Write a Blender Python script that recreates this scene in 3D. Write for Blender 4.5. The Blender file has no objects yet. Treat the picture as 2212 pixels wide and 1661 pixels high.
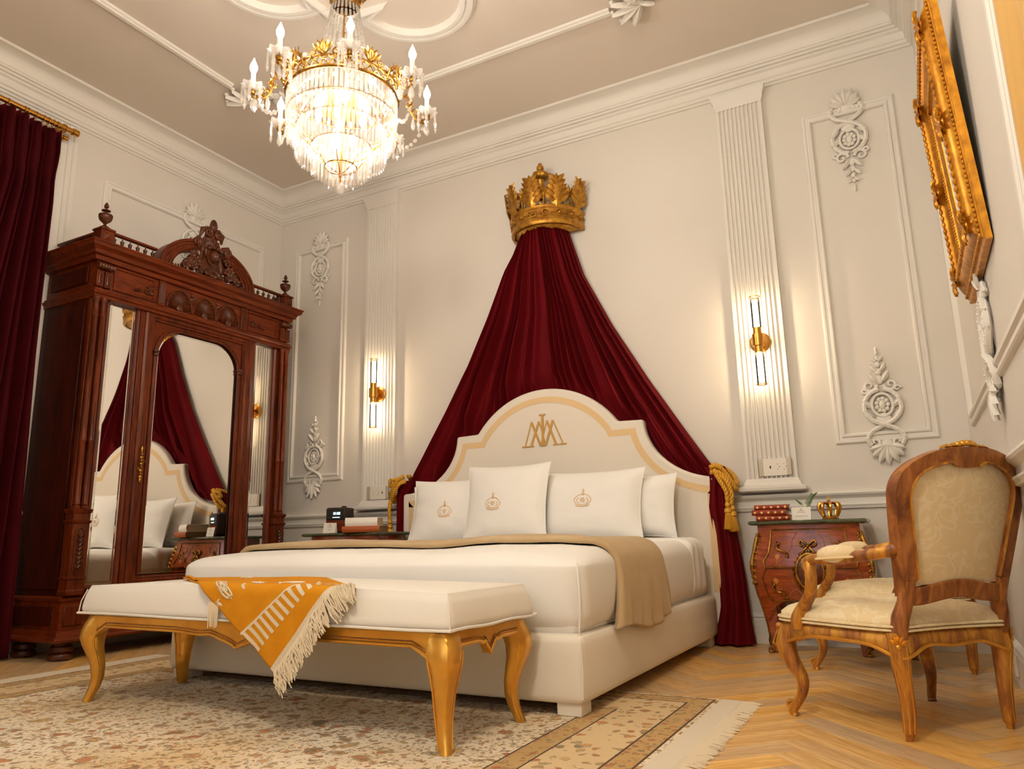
import bpy, math, random
from mathutils import Vector, Matrix, noise
R = random.Random(7)
PI = math.pi
sin, cos = math.sin, math.cos
scene = bpy.context.scene
COL = scene.collection

# ------------------------------------------------------------------ camera
def make_camera():
    f, yaw, pitch, roll, h = 1601.53, 0.4883, 0.2058, -0.0210, 0.5953
    fw = Vector((-sin(yaw)*cos(pitch), cos(yaw)*cos(pitch), sin(pitch)))
    rt = Vector((cos(yaw), sin(yaw), 0)); up = rt.cross(fw)
    r2 = cos(roll)*rt + sin(roll)*up; u2 = -sin(roll)*rt + cos(roll)*up
    cd = bpy.data.cameras.new('camera'); co = bpy.data.objects.new('camera', cd); COL.objects.link(co)
    m = Matrix.Identity(4)
    for i in range(3):
        m[i][0] = r2[i]; m[i][1] = u2[i]; m[i][2] = -fw[i]
    m[2][3] = h
    co.matrix_world = m
    cd.sensor_width = 36; cd.lens = 36*f/2212; cd.clip_start = 0.02
    scene.camera = co
make_camera()
# ------------------------------------------------------------------ world, exposure, daylight
EXPOSURE = 0.05
L_CHAND, L_INNER, L_SCONCE = 220.0, 285.0, 90.0
L_LEFT, L_FRONT, L_RIGHT = 18.0, 14.0, 10.0
L_FILL = 148.0
WARM = (1.0, 0.895, 0.785)
scene.view_settings.view_transform = 'Standard'
scene.view_settings.look = 'None'
scene.view_settings.exposure = EXPOSURE
scene.view_settings.gamma = 1
scene.view_settings.use_curve_mapping = False
scene.cycles.use_adaptive_sampling = True
scene.cycles.adaptive_threshold = 0.1
scene.cycles.adaptive_min_samples = 16
scene.cycles.use_denoising = True
scene.cycles.max_bounces = 6
scene.cycles.diffuse_bounces = 3
scene.cycles.glossy_bounces = 3
scene.cycles.transmission_bounces = 3
scene.cycles.transparent_max_bounces = 14
scene.cycles.sample_clamp_indirect = 4.0
scene.cycles.caustics_reflective = False
scene.cycles.caustics_refractive = False
w = bpy.data.worlds.new('world'); scene.world = w; w.use_nodes = True
w.node_tree.nodes['Background'].inputs[0].default_value = (0.62, 0.74, 1.0, 1)
w.node_tree.nodes['Background'].inputs[1].default_value = 0.8
XL, XR, YB, YF, ZC = -4.644, 0.295, 4.471, -1.0, 3.57
# daylight entering by the windows beside the viewer and an unseen one added behind for fill (the right one through gold drapes)
def window_light(loc, rot, sx, sy, power, color):
    ld = bpy.data.lights.new('window_daylight', 'AREA'); ld.shape = 'RECTANGLE'; ld.size = sx; ld.size_y = sy
    ld.energy = power; ld.color = color
    lo = bpy.data.objects.new('window_daylight', ld); COL.objects.link(lo); lo.location = loc; lo.rotation_euler = rot
window_light((XL-0.11, 0.875, 1.965), (0, -PI/2, 0), 2.1, 1.6, L_LEFT, (0.95, 0.97, 1.0))
window_light((-1.2, YF-0.11, 1.965), (-PI/2, 0, PI), 1.9, 2.1, L_FRONT, (0.92, 0.96, 1.0))  # fill light of the added front window
window_light((XR+0.11, 0.15, 1.965), (0, PI/2, 0), 2.1, 1.6, L_RIGHT, (1.0, 0.74, 0.42))

# ------------------------------------------------------------------ materials
def C(r, g, b):
    def l(c):
        c /= 255.0
        return c/12.92 if c <= 0.04045 else ((c+0.055)/1.055)**2.4
    return (l(r), l(g), l(b), 1)
MATS = {}
class NT:
    def __init__(s, name):
        s.m = bpy.data.materials.new(name); s.m.use_nodes = True; s.t = s.m.node_tree
        s.b = s.t.nodes['Principled BSDF']; s.out = s.t.nodes['Material Output']; MATS[name] = s.m
    def n(s, typ, **kw):
        nd = s.t.nodes.new(typ)
        for k, v in kw.items():
            if k.startswith('_'): setattr(nd, k[1:], v)
            else: nd.inputs[k.replace('__', ' ')].default_value = v
        return nd
    def l(s, a, b): s.t.links.new(a, b)
    def coord(s, scale=(1, 1, 1), rot=(0, 0, 0)):
        tc = s.n('ShaderNodeTexCoord'); mp = s.n('ShaderNodeMapping'); mp.inputs['Scale'].default_value = scale
        mp.inputs['Rotation'].default_value = rot
        s.l(tc.outputs['Object'], mp.inputs['Vector']); return mp.outputs['Vector']
    def noise(s, vec, scale, detail=4, rough=0.55, dist=0.0):
        nd = s.n('ShaderNodeTexNoise', Scale=scale, Detail=detail, Roughness=rough, Distortion=dist)
        if vec is not None: s.l(vec, nd.inputs['Vector'])
        return nd.outputs['Fac']
    def ramp(s, fac, stops):
        r = s.n('ShaderNodeValToRGB'); e = r.color_ramp.elements
        e[0].position, e[0].color = stops[0]; e[1].position, e[1].color = stops[-1]
        for p, c in stops[1:-1]:
            x = e.new(p); x.color = c
        s.l(fac, r.inputs['Fac']); return r.outputs['Color']
    def mix(s, fac, a, b, blend='MIX'):
        m = s.n('ShaderNodeMix', _data_type='RGBA', _blend_type=blend)
        for sock, v in ((0, fac), (6, a), (7, b)):
            if hasattr(v, 'is_output'): s.l(v, m.inputs[sock])
            else: m.inputs[sock].default_value = v
        return m.outputs[2]
    def math(s, op, a, b=None):
        m = s.n('ShaderNodeMath', _operation=op)
        for i, v in ((0, a), (1, b)):
            if v is None: continue
            if hasattr(v, 'is_output'): s.l(v, m.inputs[i])
            else: m.inputs[i].default_value = v
        return m.outputs[0]
    def set(s, **kw):
        for k, v in kw.items():
            k = k.replace('__', ' ')
            if hasattr(v, 'is_output'): s.l(v, s.b.inputs[k])
            else: s.b.inputs[k].default_value = v
        return s
    def bump(s, h, strength=0.2, dist=0.01):
        b = s.n('ShaderNodeBump', Strength=strength, Distance=dist); s.l(h, b.inputs['Height']); s.l(b.outputs[0], s.b.inputs['Normal'])

def simple(name, col, rough=0.5, metal=0.0, bump=None, var=None, sheen=None, spec=0.5, scale=(1, 1, 1), det=3):
    """bump=(scale,strength,dist)  var=(scale, other colour, contrast)"""
    t = NT(name); t.set(Base__Color=col, Roughness=rough, Metallic=metal)
    t.b.inputs['Specular IOR Level'].default_value = spec
    v = t.coord(scale)
    if var:
        f = t.noise(v, var[0], det)
        t.set(Base__Color=t.ramp(f, [(0.5-var[2], col), (0.5+var[2], var[1])]))
    if bump: t.bump(t.noise(v, bump[0], 2), bump[1], bump[2])
    if sheen:
        t.set(Sheen__Weight=sheen[0], Sheen__Roughness=sheen[1], Sheen__Tint=sheen[2])
    return t.m
simple('wall_paint', C(228, 221, 211), 0.62, var=(1.3, C(223, 215, 204), 0.25), spec=0.25, det=1)
simple('trim_paint', C(234, 228, 219), 0.45, var=(2.0, C(231, 225, 215), 0.3), spec=0.35, det=1)
simple('ceiling_paint', C(228, 216, 202), 0.75, var=(0.9, C(222, 209, 194), 0.25), spec=0.2, det=1)
simple('plaster', C(237, 231, 222), 0.5, var=(40, C(232, 225, 214), 0.3), spec=0.3, det=1)
simple('brass', C(205, 150, 70), 0.28, 1.0, bump=(80, 0.03, 0.002))
simple('ormolu', C(196, 150, 70), 0.36, 1.0, bump=(140, 0.25, 0.002), var=(40, C(120, 78, 28), 0.2))
simple('gold_leaf', C(242, 188, 84), 0.30, 0.75, bump=(35, 0.12, 0.004), var=(7, C(212, 146, 54), 0.28))
simple('gold_crown', C(214, 160, 62), 0.42, 0.75, bump=(45, 0.3, 0.004), var=(22, C(140, 88, 26), 0.25))
simple('gold_frame', C(226, 158, 44), 0.36, 0.7, bump=(60, 0.25, 0.004), var=(30, C(160, 98, 22), 0.25))
simple('velvet_red', C(104, 4, 14), 0.75, sheen=(0.7, 0.25, (1.0, 0.08, 0.09, 1)), bump=(180, 0.06, 0.002), var=(3, C(92, 3, 12), 0.3), spec=0.12)
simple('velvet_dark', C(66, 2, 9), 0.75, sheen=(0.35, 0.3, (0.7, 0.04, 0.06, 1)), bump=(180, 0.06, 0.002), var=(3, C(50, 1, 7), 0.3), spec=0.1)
simple('linen_white', C(246, 241, 234), 0.8, bump=(7, 0.12, 0.02), spec=0.2)
simple('pillow_cotton', C(250, 246, 240), 0.8, bump=(11, 0.15, 0.012), spec=0.2)
simple('bed_fabric', C(243, 233, 217), 0.85, bump=(260, 0.12, 0.002), spec=0.2)
simple('headboard_fabric', C(238, 228, 213), 0.85, bump=(240, 0.12, 0.002), spec=0.2)
simple('band_fabric', C(234, 202, 154), 0.8, bump=(260, 0.1, 0.002), spec=0.2)
simple('embroidery_gold', C(205, 160, 88), 0.5, 0.2, bump=(300, 0.3, 0.002))
simple('embroidery_tan', C(230, 190, 140), 0.7)
simple('throw_beige', C(205, 178, 138), 0.85, sheen=(0.35, 0.4, (0.95, 0.85, 0.65, 1)), bump=(22, 0.18, 0.01), var=(5, C(190, 160, 118), 0.25), spec=0.15)
simple('bench_linen', C(240, 233, 222), 0.85, bump=(200, 0.1, 0.002), spec=0.2)
simple('mustard', C(222, 150, 26), 0.85, bump=(220, 0.25, 0.002), var=(14, C(205, 130, 16), 0.3), spec=0.15)
simple('fringe_cream', C(226, 208, 178), 0.9, bump=(120, 0.3, 0.003), spec=0.1)
simple('rope_gold', C(216, 158, 44), 0.5, 0.25, bump=(200, 0.4, 0.003))
simple('paper', C(246, 240, 230), 0.7)
simple('book_paper', C(236, 214, 172), 0.8, bump=(300, 0.2, 0.001), scale=(1, 1, 8))
simple('leather', C(166, 66, 34), 0.42, bump=(60, 0.2, 0.003), var=(20, C(134, 44, 22), 0.25))
simple('leather_gilt', C(236, 190, 110), 0.4, 0.5)
simple('book_cloth_olive', C(150, 122, 70), 0.7)
simple('book_cloth_orange', C(176, 88, 40), 0.6)
simple('black_plastic', C(22, 20, 20), 0.35)
simple('dark_fabric', C(46, 36, 28), 0.8, bump=(300, 0.3, 0.002))
simple('ink', C(120, 110, 100), 0.8)
simple('outlet_white', C(238, 230, 216), 0.4)
simple('outlet_grey', C(190, 176, 152), 0.4, 0.3)
simple('dark_slot', C(60, 48, 38), 0.6)
simple('leaf_green', C(92, 116, 62), 0.6)
simple('flower_white', C(240, 232, 205), 0.7)
simple('gold_drape', C(214, 168, 92), 0.7, sheen=(0.4, 0.4, (1, 0.8, 0.5, 1)), bump=(30, 0.05, 0.004))
simple('candle_white', C(246, 242, 234), 0.5)
simple('inlay_light', C(204, 128, 58), 0.3)
simple('inlay_line', C(188, 110, 50), 0.3)

def wood(name, a, b, rough=0.3, scale=(1, 1, 1), grain=1.0, bump=0.05, rnd=0.0, coat=0.0, spec=0.5):
    t = NT(name); v = t.coord(scale)
    n1 = t.noise(v, 3.0*grain, 4, 0.6, 1.2); n2 = t.noise(v, 14*grain, 2, 0.6, 0.4)
    f = t.math('ADD', t.math('MULTIPLY', n1, 0.65), t.math('MULTIPLY', n2, 0.35))
    col = t.ramp(f, [(0.32, a), (0.66, b)])
    if rnd:
        oi = t.n('ShaderNodeObjectInfo')
        hs = t.n('ShaderNodeHueSaturation'); t.l(col, hs.inputs['Color'])
        t.l(t.math('ADD', t.math('MULTIPLY', oi.outputs['Random'], rnd), 1.0-rnd*0.55), hs.inputs['Value'])
        t.l(t.math('ADD', t.math('MULTIPLY', oi.outputs['Random'], 0.35), 0.82), hs.inputs['Saturation'])
        col = hs.outputs['Color']
    t.set(Base__Color=col, Roughness=rough, Coat__Weight=coat, Coat__Roughness=0.15, Specular__IOR__Level=spec)
    t.bump(n2, bump, 0.004)
    return t.m
wood('floor_oak', C(196, 138, 72), C(250, 212, 148), 0.36, (1.0, 11, 4), 1.0, 0.08, rnd=0.34)
wood('mahogany', C(50, 15, 5), C(116, 48, 15), 0.36, (6, 6, 0.9), 1.0, 0.05, coat=0.03, spec=0.2)
wood('mahogany_shaded', C(34, 9, 4), C(74, 25, 10), 0.4, (6, 6, 0.9), 1.0, 0.05, spec=0.15)  # darker mahogany: the shade on side panels and carcass is in its colour
wood('mahogany_flat', C(56, 17, 5), C(124, 51, 16), 0.36, (0.9, 6, 8), 1.0, 0.05, coat=0.03, spec=0.2)
wood('mahogany_carved', C(44, 17, 6), C(104, 48, 17), 0.36, (5, 5, 5), 1.6, 0.15, coat=0.08, spec=0.4)
wood('commode_wood', C(104, 34, 12), C(180, 82, 34), 0.2, (1.5, 6, 9), 1.0, 0.03, coat=0.4)
wood('oval_wood', C(60, 18, 8), C(104, 38, 16), 0.2, (3, 3, 3), 1.0, 0.03, coat=0.4)

def antique_gilt():
    t = NT('antique_gilt'); v = t.coord((3.0, 3.0, 0.7))
    n = t.noise(v, 7, 5, 0.65, 0.6); n2 = t.noise(v, 60, 4, 0.7)
    f = t.math('ADD', t.math('MULTIPLY', n, 0.85), t.math('MULTIPLY', n2, 0.15))
    col = t.ramp(f, [(0.34, C(104, 56, 24)), (0.46, C(164, 100, 40)), (0.60, C(222, 162, 70))])
    met = t.ramp(f, [(0.42, (0, 0, 0, 1)), (0.58, (0.7, 0.7, 0.7, 1))])
    t.set(Base__Color=col, Metallic=met, Roughness=0.4); t.bump(n2, 0.25, 0.004)
    t = NT('antique_wood'); v = t.coord((3, 3, 0.8))
    n = t.noise(v, 6, 6, 0.65, 1.0)
    t.set(Base__Color=t.ramp(n, [(0.36, C(112, 60, 22)), (0.52, C(158, 94, 40)), (0.66, C(190, 124, 58))]), Roughness=0.42, Metallic=0.1)
    t.bump(n, 0.15, 0.004)
antique_gilt()

def damask():
    t = NT('damask_cream'); v = t.coord()
    n = t.noise(v, 9, 2, 0.5, 2.2)
    m = t.ramp(n, [(0.47, (0, 0, 0, 1)), (0.5, (1, 1, 1, 1)), (0.56, (1, 1, 1, 1)), (0.59, (0, 0, 0, 1))])
    t.set(Base__Color=t.mix(m, C(238, 213, 164), C(244, 224, 182)), Roughness=t.math('SUBTRACT', 0.7, t.math('MULTIPLY', m, 0.25)))
    t.set(Sheen__Weight=0.15)
damask()

def marble():
    t = NT('marble_green'); v = t.coord((1, 1, 1))
    n = t.noise(v, 9, 8, 0.7, 1.5)
    t.set(Base__Color=t.ramp(n, [(0.35, C(38, 44, 32)), (0.5, C(86, 92, 66)), (0.6, C(60, 62, 44)), (0.75, C(150, 146, 116))]), Roughness=0.18)
marble()

def crystal_mat(name, gloss, scat, edge):
    t = NT(name); t.t.nodes.remove(t.b)
    tr = t.n('ShaderNodeBsdfTransparent'); gl = t.n('ShaderNodeBsdfGlossy', Color=(1, 0.98, 0.94, 1), Roughness=0.06)
    df = t.n('ShaderNodeBsdfTranslucent', Color=(0.95, 0.92, 0.86, 1)); d2 = t.n('ShaderNodeBsdfDiffuse', Color=(0.95, 0.93, 0.88, 1))
    m0 = t.n('ShaderNodeMixShader', Fac=0.5); t.l(df.outputs[0], m0.inputs[1]); t.l(d2.outputs[0], m0.inputs[2])
    lw = t.n('ShaderNodeLayerWeight', Blend=0.35); t.l(t.mix(lw.outputs['Facing'], (0.99, 0.98, 0.97, 1), edge), tr.inputs['Color'])
    m1 = t.n('ShaderNodeMixShader', Fac=gloss); t.l(tr.outputs[0], m1.inputs[1]); t.l(gl.outputs[0], m1.inputs[2])
    m2 = t.n('ShaderNodeMixShader', Fac=scat); t.l(m1.outputs[0], m2.inputs[1]); t.l(m0.outputs[0], m2.inputs[2])
    t.l(m2.outputs[0], t.out.inputs['Surface'])
def glass_mats():
    # cut crystal: lets light through, mirrors it on the facets, scatters a little
    crystal_mat('crystal', 0.12, 0.05, (0.66, 0.62, 0.56, 1))
    crystal_mat('crystal_drop', 0.26, 0.16, (0.55, 0.50, 0.44, 1))
    t = NT('clear_glass'); t.t.nodes.remove(t.b)
    tr = t.n('ShaderNodeBsdfTransparent', Color=(0.97, 0.96, 0.94, 1)); gl = t.n('ShaderNodeBsdfGlossy', Roughness=0.02)
    fr = t.n('ShaderNodeFresnel', IOR=1.45)
    m1 = t.n('ShaderNodeMixShader'); t.l(fr.outputs[0], m1.inputs[0]); t.l(tr.outputs[0], m1.inputs[1]); t.l(gl.outputs[0], m1.inputs[2])
    t.l(m1.outputs[0], t.out.inputs['Surface'])
    t = NT('mirror_glass'); t.set(Base__Color=(0.93, 0.92, 0.89, 1), Metallic=1.0, Roughness=0.015)
glass_mats()
def emis(name, col, strength):
    t = NT(name); t.set(Base__Color=(0, 0, 0, 1), Emission__Color=(*col, 1), Emission__Strength=strength)
emis('bulb_glow', WARM, L_CHAND)
emis('inner_glow', WARM, L_INNER)
emis('fill_glow', (1.0, 0.92, 0.75), L_FILL)
emis('sconce_glow', (1.0, 0.78, 0.5), L_SCONCE)
emis('display_glow', (0.6, 0.85, 1.0), 3.0)

def rug_mat(x0, x1, y0, y1):
    t = NT('rug_wool'); tc = t.n('ShaderNodeTexCoord'); sp = t.n('ShaderNodeSeparateXYZ'); t.l(tc.outputs['Object'], sp.inputs[0])
    X, Y = sp.outputs[0], sp.outputs[1]
    d = t.math('MINIMUM', t.math('MINIMUM', t.math('SUBTRACT', X, x0), t.math('SUBTRACT', x1, X)),
               t.math('MINIMUM', t.math('SUBTRACT', Y, y0), t.math('SUBTRACT', y1, Y)))
    vec = tc.outputs['Object']
    cream = C(240, 225, 198)
    def flowers(scale, r0, pal, base, dark):
        # scattered blossoms: petal colour picked per cell, dark outline ring
        dn = t.n('ShaderNodeTexNoise', Scale=scale*1.6, Detail=2.0); t.l(vec, dn.inputs['Vector'])
        vm = t.n('ShaderNodeVectorMath', _operation='MULTIPLY_ADD'); t.l(dn.outputs['Color'], vm.inputs[0])
        vm.inputs[1].default_value = (0.9/scale,)*3; t.l(vec, vm.inputs[2])
        vo = t.n('ShaderNodeTexVoronoi', Scale=scale); t.l(vm.outputs[0], vo.inputs['Vector'])
        sx = t.n('ShaderNodeSeparateXYZ'); t.l(vo.outputs['Color'], sx.inputs[0])
        pc = t.ramp(sx.outputs[0], pal); 
        fac = t.ramp(vo.outputs['Distance'], [(r0, (1, 1, 1, 1)), (r0+0.03, (0, 0, 0, 1))])
        ring = t.ramp(vo.outputs['Distance'], [(r0-0.02, (0, 0, 0, 1)), (r0+0.03, (1, 1, 1, 1)), (r0+0.06, (1, 1, 1, 1)), (r0+0.10, (0, 0, 0, 1))])
        c = t.mix(fac, base, pc); return t.mix(t.math('MULTIPLY', ring, 0.55), c, dark)
    pal = [(0.1, C(204, 132, 84)), (0.35, C(214, 172, 108)), (0.55, C(176, 152, 106)), (0.75, C(192, 108, 66)), (0.95, C(146, 128, 94))]
    vine = t.noise(vec, 16, 2, 0.5, 2.0)
    vl = t.ramp(vine, [(0.475, (0, 0, 0, 1)), (0.49, (1, 1, 1, 1)), (0.505, (1, 1, 1, 1)), (0.52, (0, 0, 0, 1))])
    tone = t.noise(vec, 2.2, 3)
    base = t.mix(t.ramp(tone, [(0.4, (0, 0, 0, 1)), (0.66, (1, 1, 1, 1))]), cream, C(224, 196, 150))
    f0 = flowers(9, 0.20, pal, base, C(120, 92, 62))
    f1 = flowers(21, 0.22, pal, f0, C(112, 84, 56))
    f2 = flowers(48, 0.26, pal, f1, C(140, 112, 78))
    field = t.mix(t.math('MULTIPLY', vl, 0.65), f2, C(112, 90, 62))
    b1 = flowers(34, 0.34, pal, C(196, 160, 104), C(80, 66, 48))
    b2 = flowers(22, 0.28, pal, C(220, 192, 146), C(96, 80, 58))
    def band(lo, hi, e=0.004):
        r = t.n('ShaderNodeMath', _operation='COMPARE'); t.l(d, r.inputs[0]); r.inputs[1].default_value = (lo+hi)/2; r.inputs[2].default_value = (hi-lo)/2
        return r.outputs[0]
    col = field
    col = t.mix(band(0.30, 0.37), col, b1)
    col = t.mix(band(0.10, 0.30), col, b2)
    col = t.mix(band(0.015, 0.10), col, b1)
    for lo in (0.375, 0.295, 0.10, 0.02):
        col = t.mix(band(lo-0.004, lo+0.003), col, C(84, 62, 42))
    col = t.mix(band(-0.5, 0.0), col, C(228, 214, 190))
    pile = t.noise(vec, 260, 2)
    t.set(Base__Color=col, Roughness=0.95, Sheen__Weight=0.1); t.b.inputs['Specular IOR Level'].default_value = 0.1
    t.bump(pile, 0.35, 0.004)

# ------------------------------------------------------------------ mesh builder
class MB:
    def __init__(s): s.v = []; s.f = []
    def add(s, v, f):
        o = len(s.v); s.v += [tuple(p) for p in v]; s.f += [tuple(i+o for i in q) for q in f]; return s
    def box(s, x0, x1, y0, y1, z0, z1):
        return s.add([(x0,y0,z0),(x1,y0,z0),(x1,y1,z0),(x0,y1,z0),(x0,y0,z1),(x1,y0,z1),(x1,y1,z1),(x0,y1,z1)],
                     [(0,3,2,1),(4,5,6,7),(0,1,5,4),(1,2,6,5),(2,3,7,6),(3,0,4,7)])
    def tube(s, pts, r, n=8, closed=False, sx=1.0, up=None):
        pts = [Vector(p) for p in pts]; N = len(pts); rr = r if isinstance(r, (list, tuple)) else [r]*N
        V = []; prev = None
        for i, p in enumerate(pts):
            a = pts[i-1] if (i > 0 or closed) else p; b = pts[(i+1) % N] if (i < N-1 or closed) else p
            t = (b-a); t = t.normalized() if t.length > 1e-9 else Vector((0,0,1))
            if up is not None: nn = Vector(up)
            elif prev is None: nn = Vector((0,0,1)) if abs(t.z) < 0.9 else Vector((1,0,0))
            else: nn = prev
            nn = (nn - t*nn.dot(t)); nn = nn.normalized() if nn.length > 1e-6 else t.orthogonal().normalized()
            prev = nn; bb = t.cross(nn)
            for k in range(n):
                a2 = 2*PI*k/n; V.append(p + nn*(cos(a2)*rr[i]) + bb*(sin(a2)*rr[i]*sx))
        F = []
        for i in range(N if closed else N-1):
            j = (i+1) % N
            for k in range(n): F.append((i*n+k, i*n+(k+1)%n, j*n+(k+1)%n, j*n+k))
        if not closed: F += [tuple(range(n-1,-1,-1)), tuple((N-1)*n+k for k in range(n))]
        return s.add(V, F)
    def lathe(s, prof, n=16, c=(0,0,0), a0=0.0, a1=2*PI, cap=True, axis='z'):
        full = abs(a1-a0-2*PI) < 1e-6; cols = n if full else n+1; V = []
        for r, z in prof:
            for k in range(cols):
                a = a0+(a1-a0)*k/n
                p = (r*cos(a), r*sin(a), z)
                if axis == 'y': p = (p[0], -p[2], p[1])
                if axis == 'x': p = (p[2], p[0], p[1])
                V.append((c[0]+p[0], c[1]+p[1], c[2]+p[2]))
        F = []
        for i in range(len(prof)-1):
            for k in range(n):
                k2 = (k+1) % cols; F.append((i*cols+k, i*cols+k2, (i+1)*cols+k2, (i+1)*cols+k))
        if cap and full:
            F += [tuple(range(cols-1,-1,-1)), tuple((len(prof)-1)*cols+k for k in range(cols))]
        return s.add(V, F)
    def poly(s, pts, d0, d1, plane='xz'):
        n = len(pts)
        def P(a, b, d): return {'xz': (a, d, b), 'xy': (a, b, d), 'yz': (d, a, b)}[plane]
        V = [P(a, b, d0) for a, b in pts] + [P(a, b, d1) for a, b in pts]
        F = [tuple(range(n)), tuple(range(2*n-1, n-1, -1))] + [(i, n+i, n+(i+1)%n, (i+1)%n) for i in range(n)]
        return s.add(V, F)
    def strip(s, A, B, d0, d1, plane='xz', closed=False):
        """ring between two matching polylines A (outer) and B (inner), with thickness"""
        n = len(A)
        def P(p, d): a, b = p; return {'xz': (a, d, b), 'xy': (a, b, d), 'yz': (d, a, b)}[plane]
        V = [P(p, d0) for p in A]+[P(p, d0) for p in B]+[P(p, d1) for p in A]+[P(p, d1) for p in B]
        F = []
        for i in range(n if closed else n-1):
            j = (i+1) % n
            F += [(i, j, n+j, n+i), (2*n+i, 3*n+i, 3*n+j, 2*n+j), (i, 2*n+i, 2*n+j, j), (n+i, n+j, 3*n+j, 3*n+i)]
        if not closed: F += [(0, n, 3*n, 2*n), (n-1, 3*n-1, 4*n-1, 2*n-1)]
        return s.add(V, F)
    def ball(s, c, r, n=10, m=7):
        rx, ry, rz = (r, r, r) if not isinstance(r, (tuple, list)) else r
        V = [(c[0], c[1], c[2]-rz)]
        for i in range(1, m):
            a = -PI/2+PI*i/m
            for k in range(n): b = 2*PI*k/n; V.append((c[0]+rx*cos(a)*cos(b), c[1]+ry*cos(a)*sin(b), c[2]+rz*sin(a)))
        V.append((c[0], c[1], c[2]+rz)); F = []
        for k in range(n): F.append((0, 1+(k+1)%n, 1+k))
        for i in range(m-2):
            for k in range(n): F.append((1+i*n+k, 1+i*n+(k+1)%n, 1+(i+1)*n+(k+1)%n, 1+(i+1)*n+k))
        L = len(V)-1
        for k in range(n): F.append((L, 1+(m-2)*n+k, 1+(m-2)*n+(k+1)%n))
        return s.add(V, F)
    def grid(s, nu, nv, fn, closed_u=False):
        V = [fn(i/(nu if closed_u else nu), j/nv) for j in range(nv+1) for i in range(nu if closed_u else nu+1)]
        c = nu if closed_u else nu+1; F = []
        for j in range(nv):
            for i in range(nu):
                i2 = (i+1) % c; F.append((j*c+i, j*c+i2, (j+1)*c+i2, (j+1)*c+i))
        return s.add(V, F)
    def loops(s, rings, cap=True):
        """loft of closed rings with the same point count"""
        n = len(rings[0]); V = [p for r in rings for p in r]; F = []
        for i in range(len(rings)-1):
            for k in range(n): F.append((i*n+k, i*n+(k+1)%n, (i+1)*n+(k+1)%n, (i+1)*n+k))
        if cap: F += [tuple(range(n-1,-1,-1)), tuple((len(rings)-1)*n+k for k in range(n))]
        return s.add(V, F)
    def leaf(s, p0, p1, nrm, w, th=0.004, bend=0.0):
        p0, p1, nrm = Vector(p0), Vector(p1), Vector(nrm).normalized(); t = (p1-p0); side = t.cross(nrm).normalized(); V = []; F = []
        prof = [(0, 0.25), (0.25, 0.8), (0.5, 1), (0.78, 0.7), (1, 0.06)]
        for a, k in prof:
            c = p0+t*a+nrm*(bend*sin(a*PI*0.9)); V += [c-side*(w*k), c+nrm*th, c+side*(w*k), c-nrm*th*0.4]
        for i in range(4):
            for k in range(4): F.append((i*4+k, i*4+(k+1)%4, i*4+4+(k+1)%4, i*4+4+k))
        F += [(3,2,1,0), (16,17,18,19)]
        return s.add(V, F)
    def scroll(s, c, r, turns, a0, dirn, rad, ux, uy, n=6, steps=18, shrink=0.15):
        c, ux, uy = Vector(c), Vector(ux), Vector(uy); P = []; RR = []
        for i in range(steps+1):
            t = i/steps; a = a0+dirn*2*PI*turns*t; q = r*(1-(1-shrink)*t)
            P.append(c+ux*(q*cos(a))+uy*(q*sin(a))); RR.append(rad*(1-0.35*t))
        return s.tube(P, RR, n)
    def move(s, M): s.v = [tuple(M @ Vector(p)) for p in s.v]; return s
    def mesh(s, name, smooth=40):
        me = bpy.data.meshes.new(name); me.from_pydata(s.v, [], s.f); me.update()
        if smooth:
            me.polygons.foreach_set('use_smooth', [True]*len(me.polygons)); me.set_sharp_from_angle(angle=math.radians(smooth))
        return me
    def build(s, name, mat, parent=None, smooth=40, bevel=0, seg=2, sub=0, solid=0, loc=None, rot=None):
        me = s.mesh(name, smooth); me.materials.append(MATS[mat]); return put(name, me, parent, bevel, seg, sub, solid, loc, rot)
def put(name, me, parent=None, bevel=0, seg=2, sub=0, solid=0, loc=None, rot=None, scale=None):
    o = bpy.data.objects.new(name, me); COL.objects.link(o)
    if parent is not None: o.parent = parent
    if loc is not None: o.location = loc
    if rot is not None: o.rotation_euler = rot
    if scale is not None: o.scale = scale
    if solid:
        m = o.modifiers.new('solid', 'SOLIDIFY'); m.thickness = solid; m.offset = 0
    if bevel:
        m = o.modifiers.new('bevel', 'BEVEL'); m.width = bevel; m.segments = seg; m.limit_method = 'ANGLE'; m.angle_limit = math.radians(40)
    if sub:
        m = o.modifiers.new('sub', 'SUBSURF'); m.levels = sub; m.render_levels = sub
    return o
def tag(o, label=None, cat=None, group=None, kind=None):
    if label: o['label'] = label
    if cat: o['category'] = cat
    if group: o['group'] = group
    if kind: o['kind'] = kind
    return o
def thing(name, label, cat, loc=(0, 0, 0), rz=0.0, group=None, kind=None):
    o = bpy.data.objects.new(name, None); COL.objects.link(o); o.location = loc; o.rotation_euler = (0, 0, rz); o.empty_display_size = 0.1
    return tag(o, label, cat, group, kind)
def copy_tree(o, parent=None):
    c = o.copy(); COL.objects.link(c); c.parent = parent
    for ch in o.children: copy_tree(ch, c)
    return c
def struct(mb, name, mat, label, cat, **kw):
    return tag(mb.build(name, mat, **kw), label, cat, kind='structure')
def arc(cx, cz, r, a0, a1, n, rz=None):
    rz = r if rz is None else rz
    return [(cx+r*cos(a0+(a1-a0)*i/n), cz+rz*sin(a0+(a1-a0)*i/n)) for i in range(n+1)]
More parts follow.
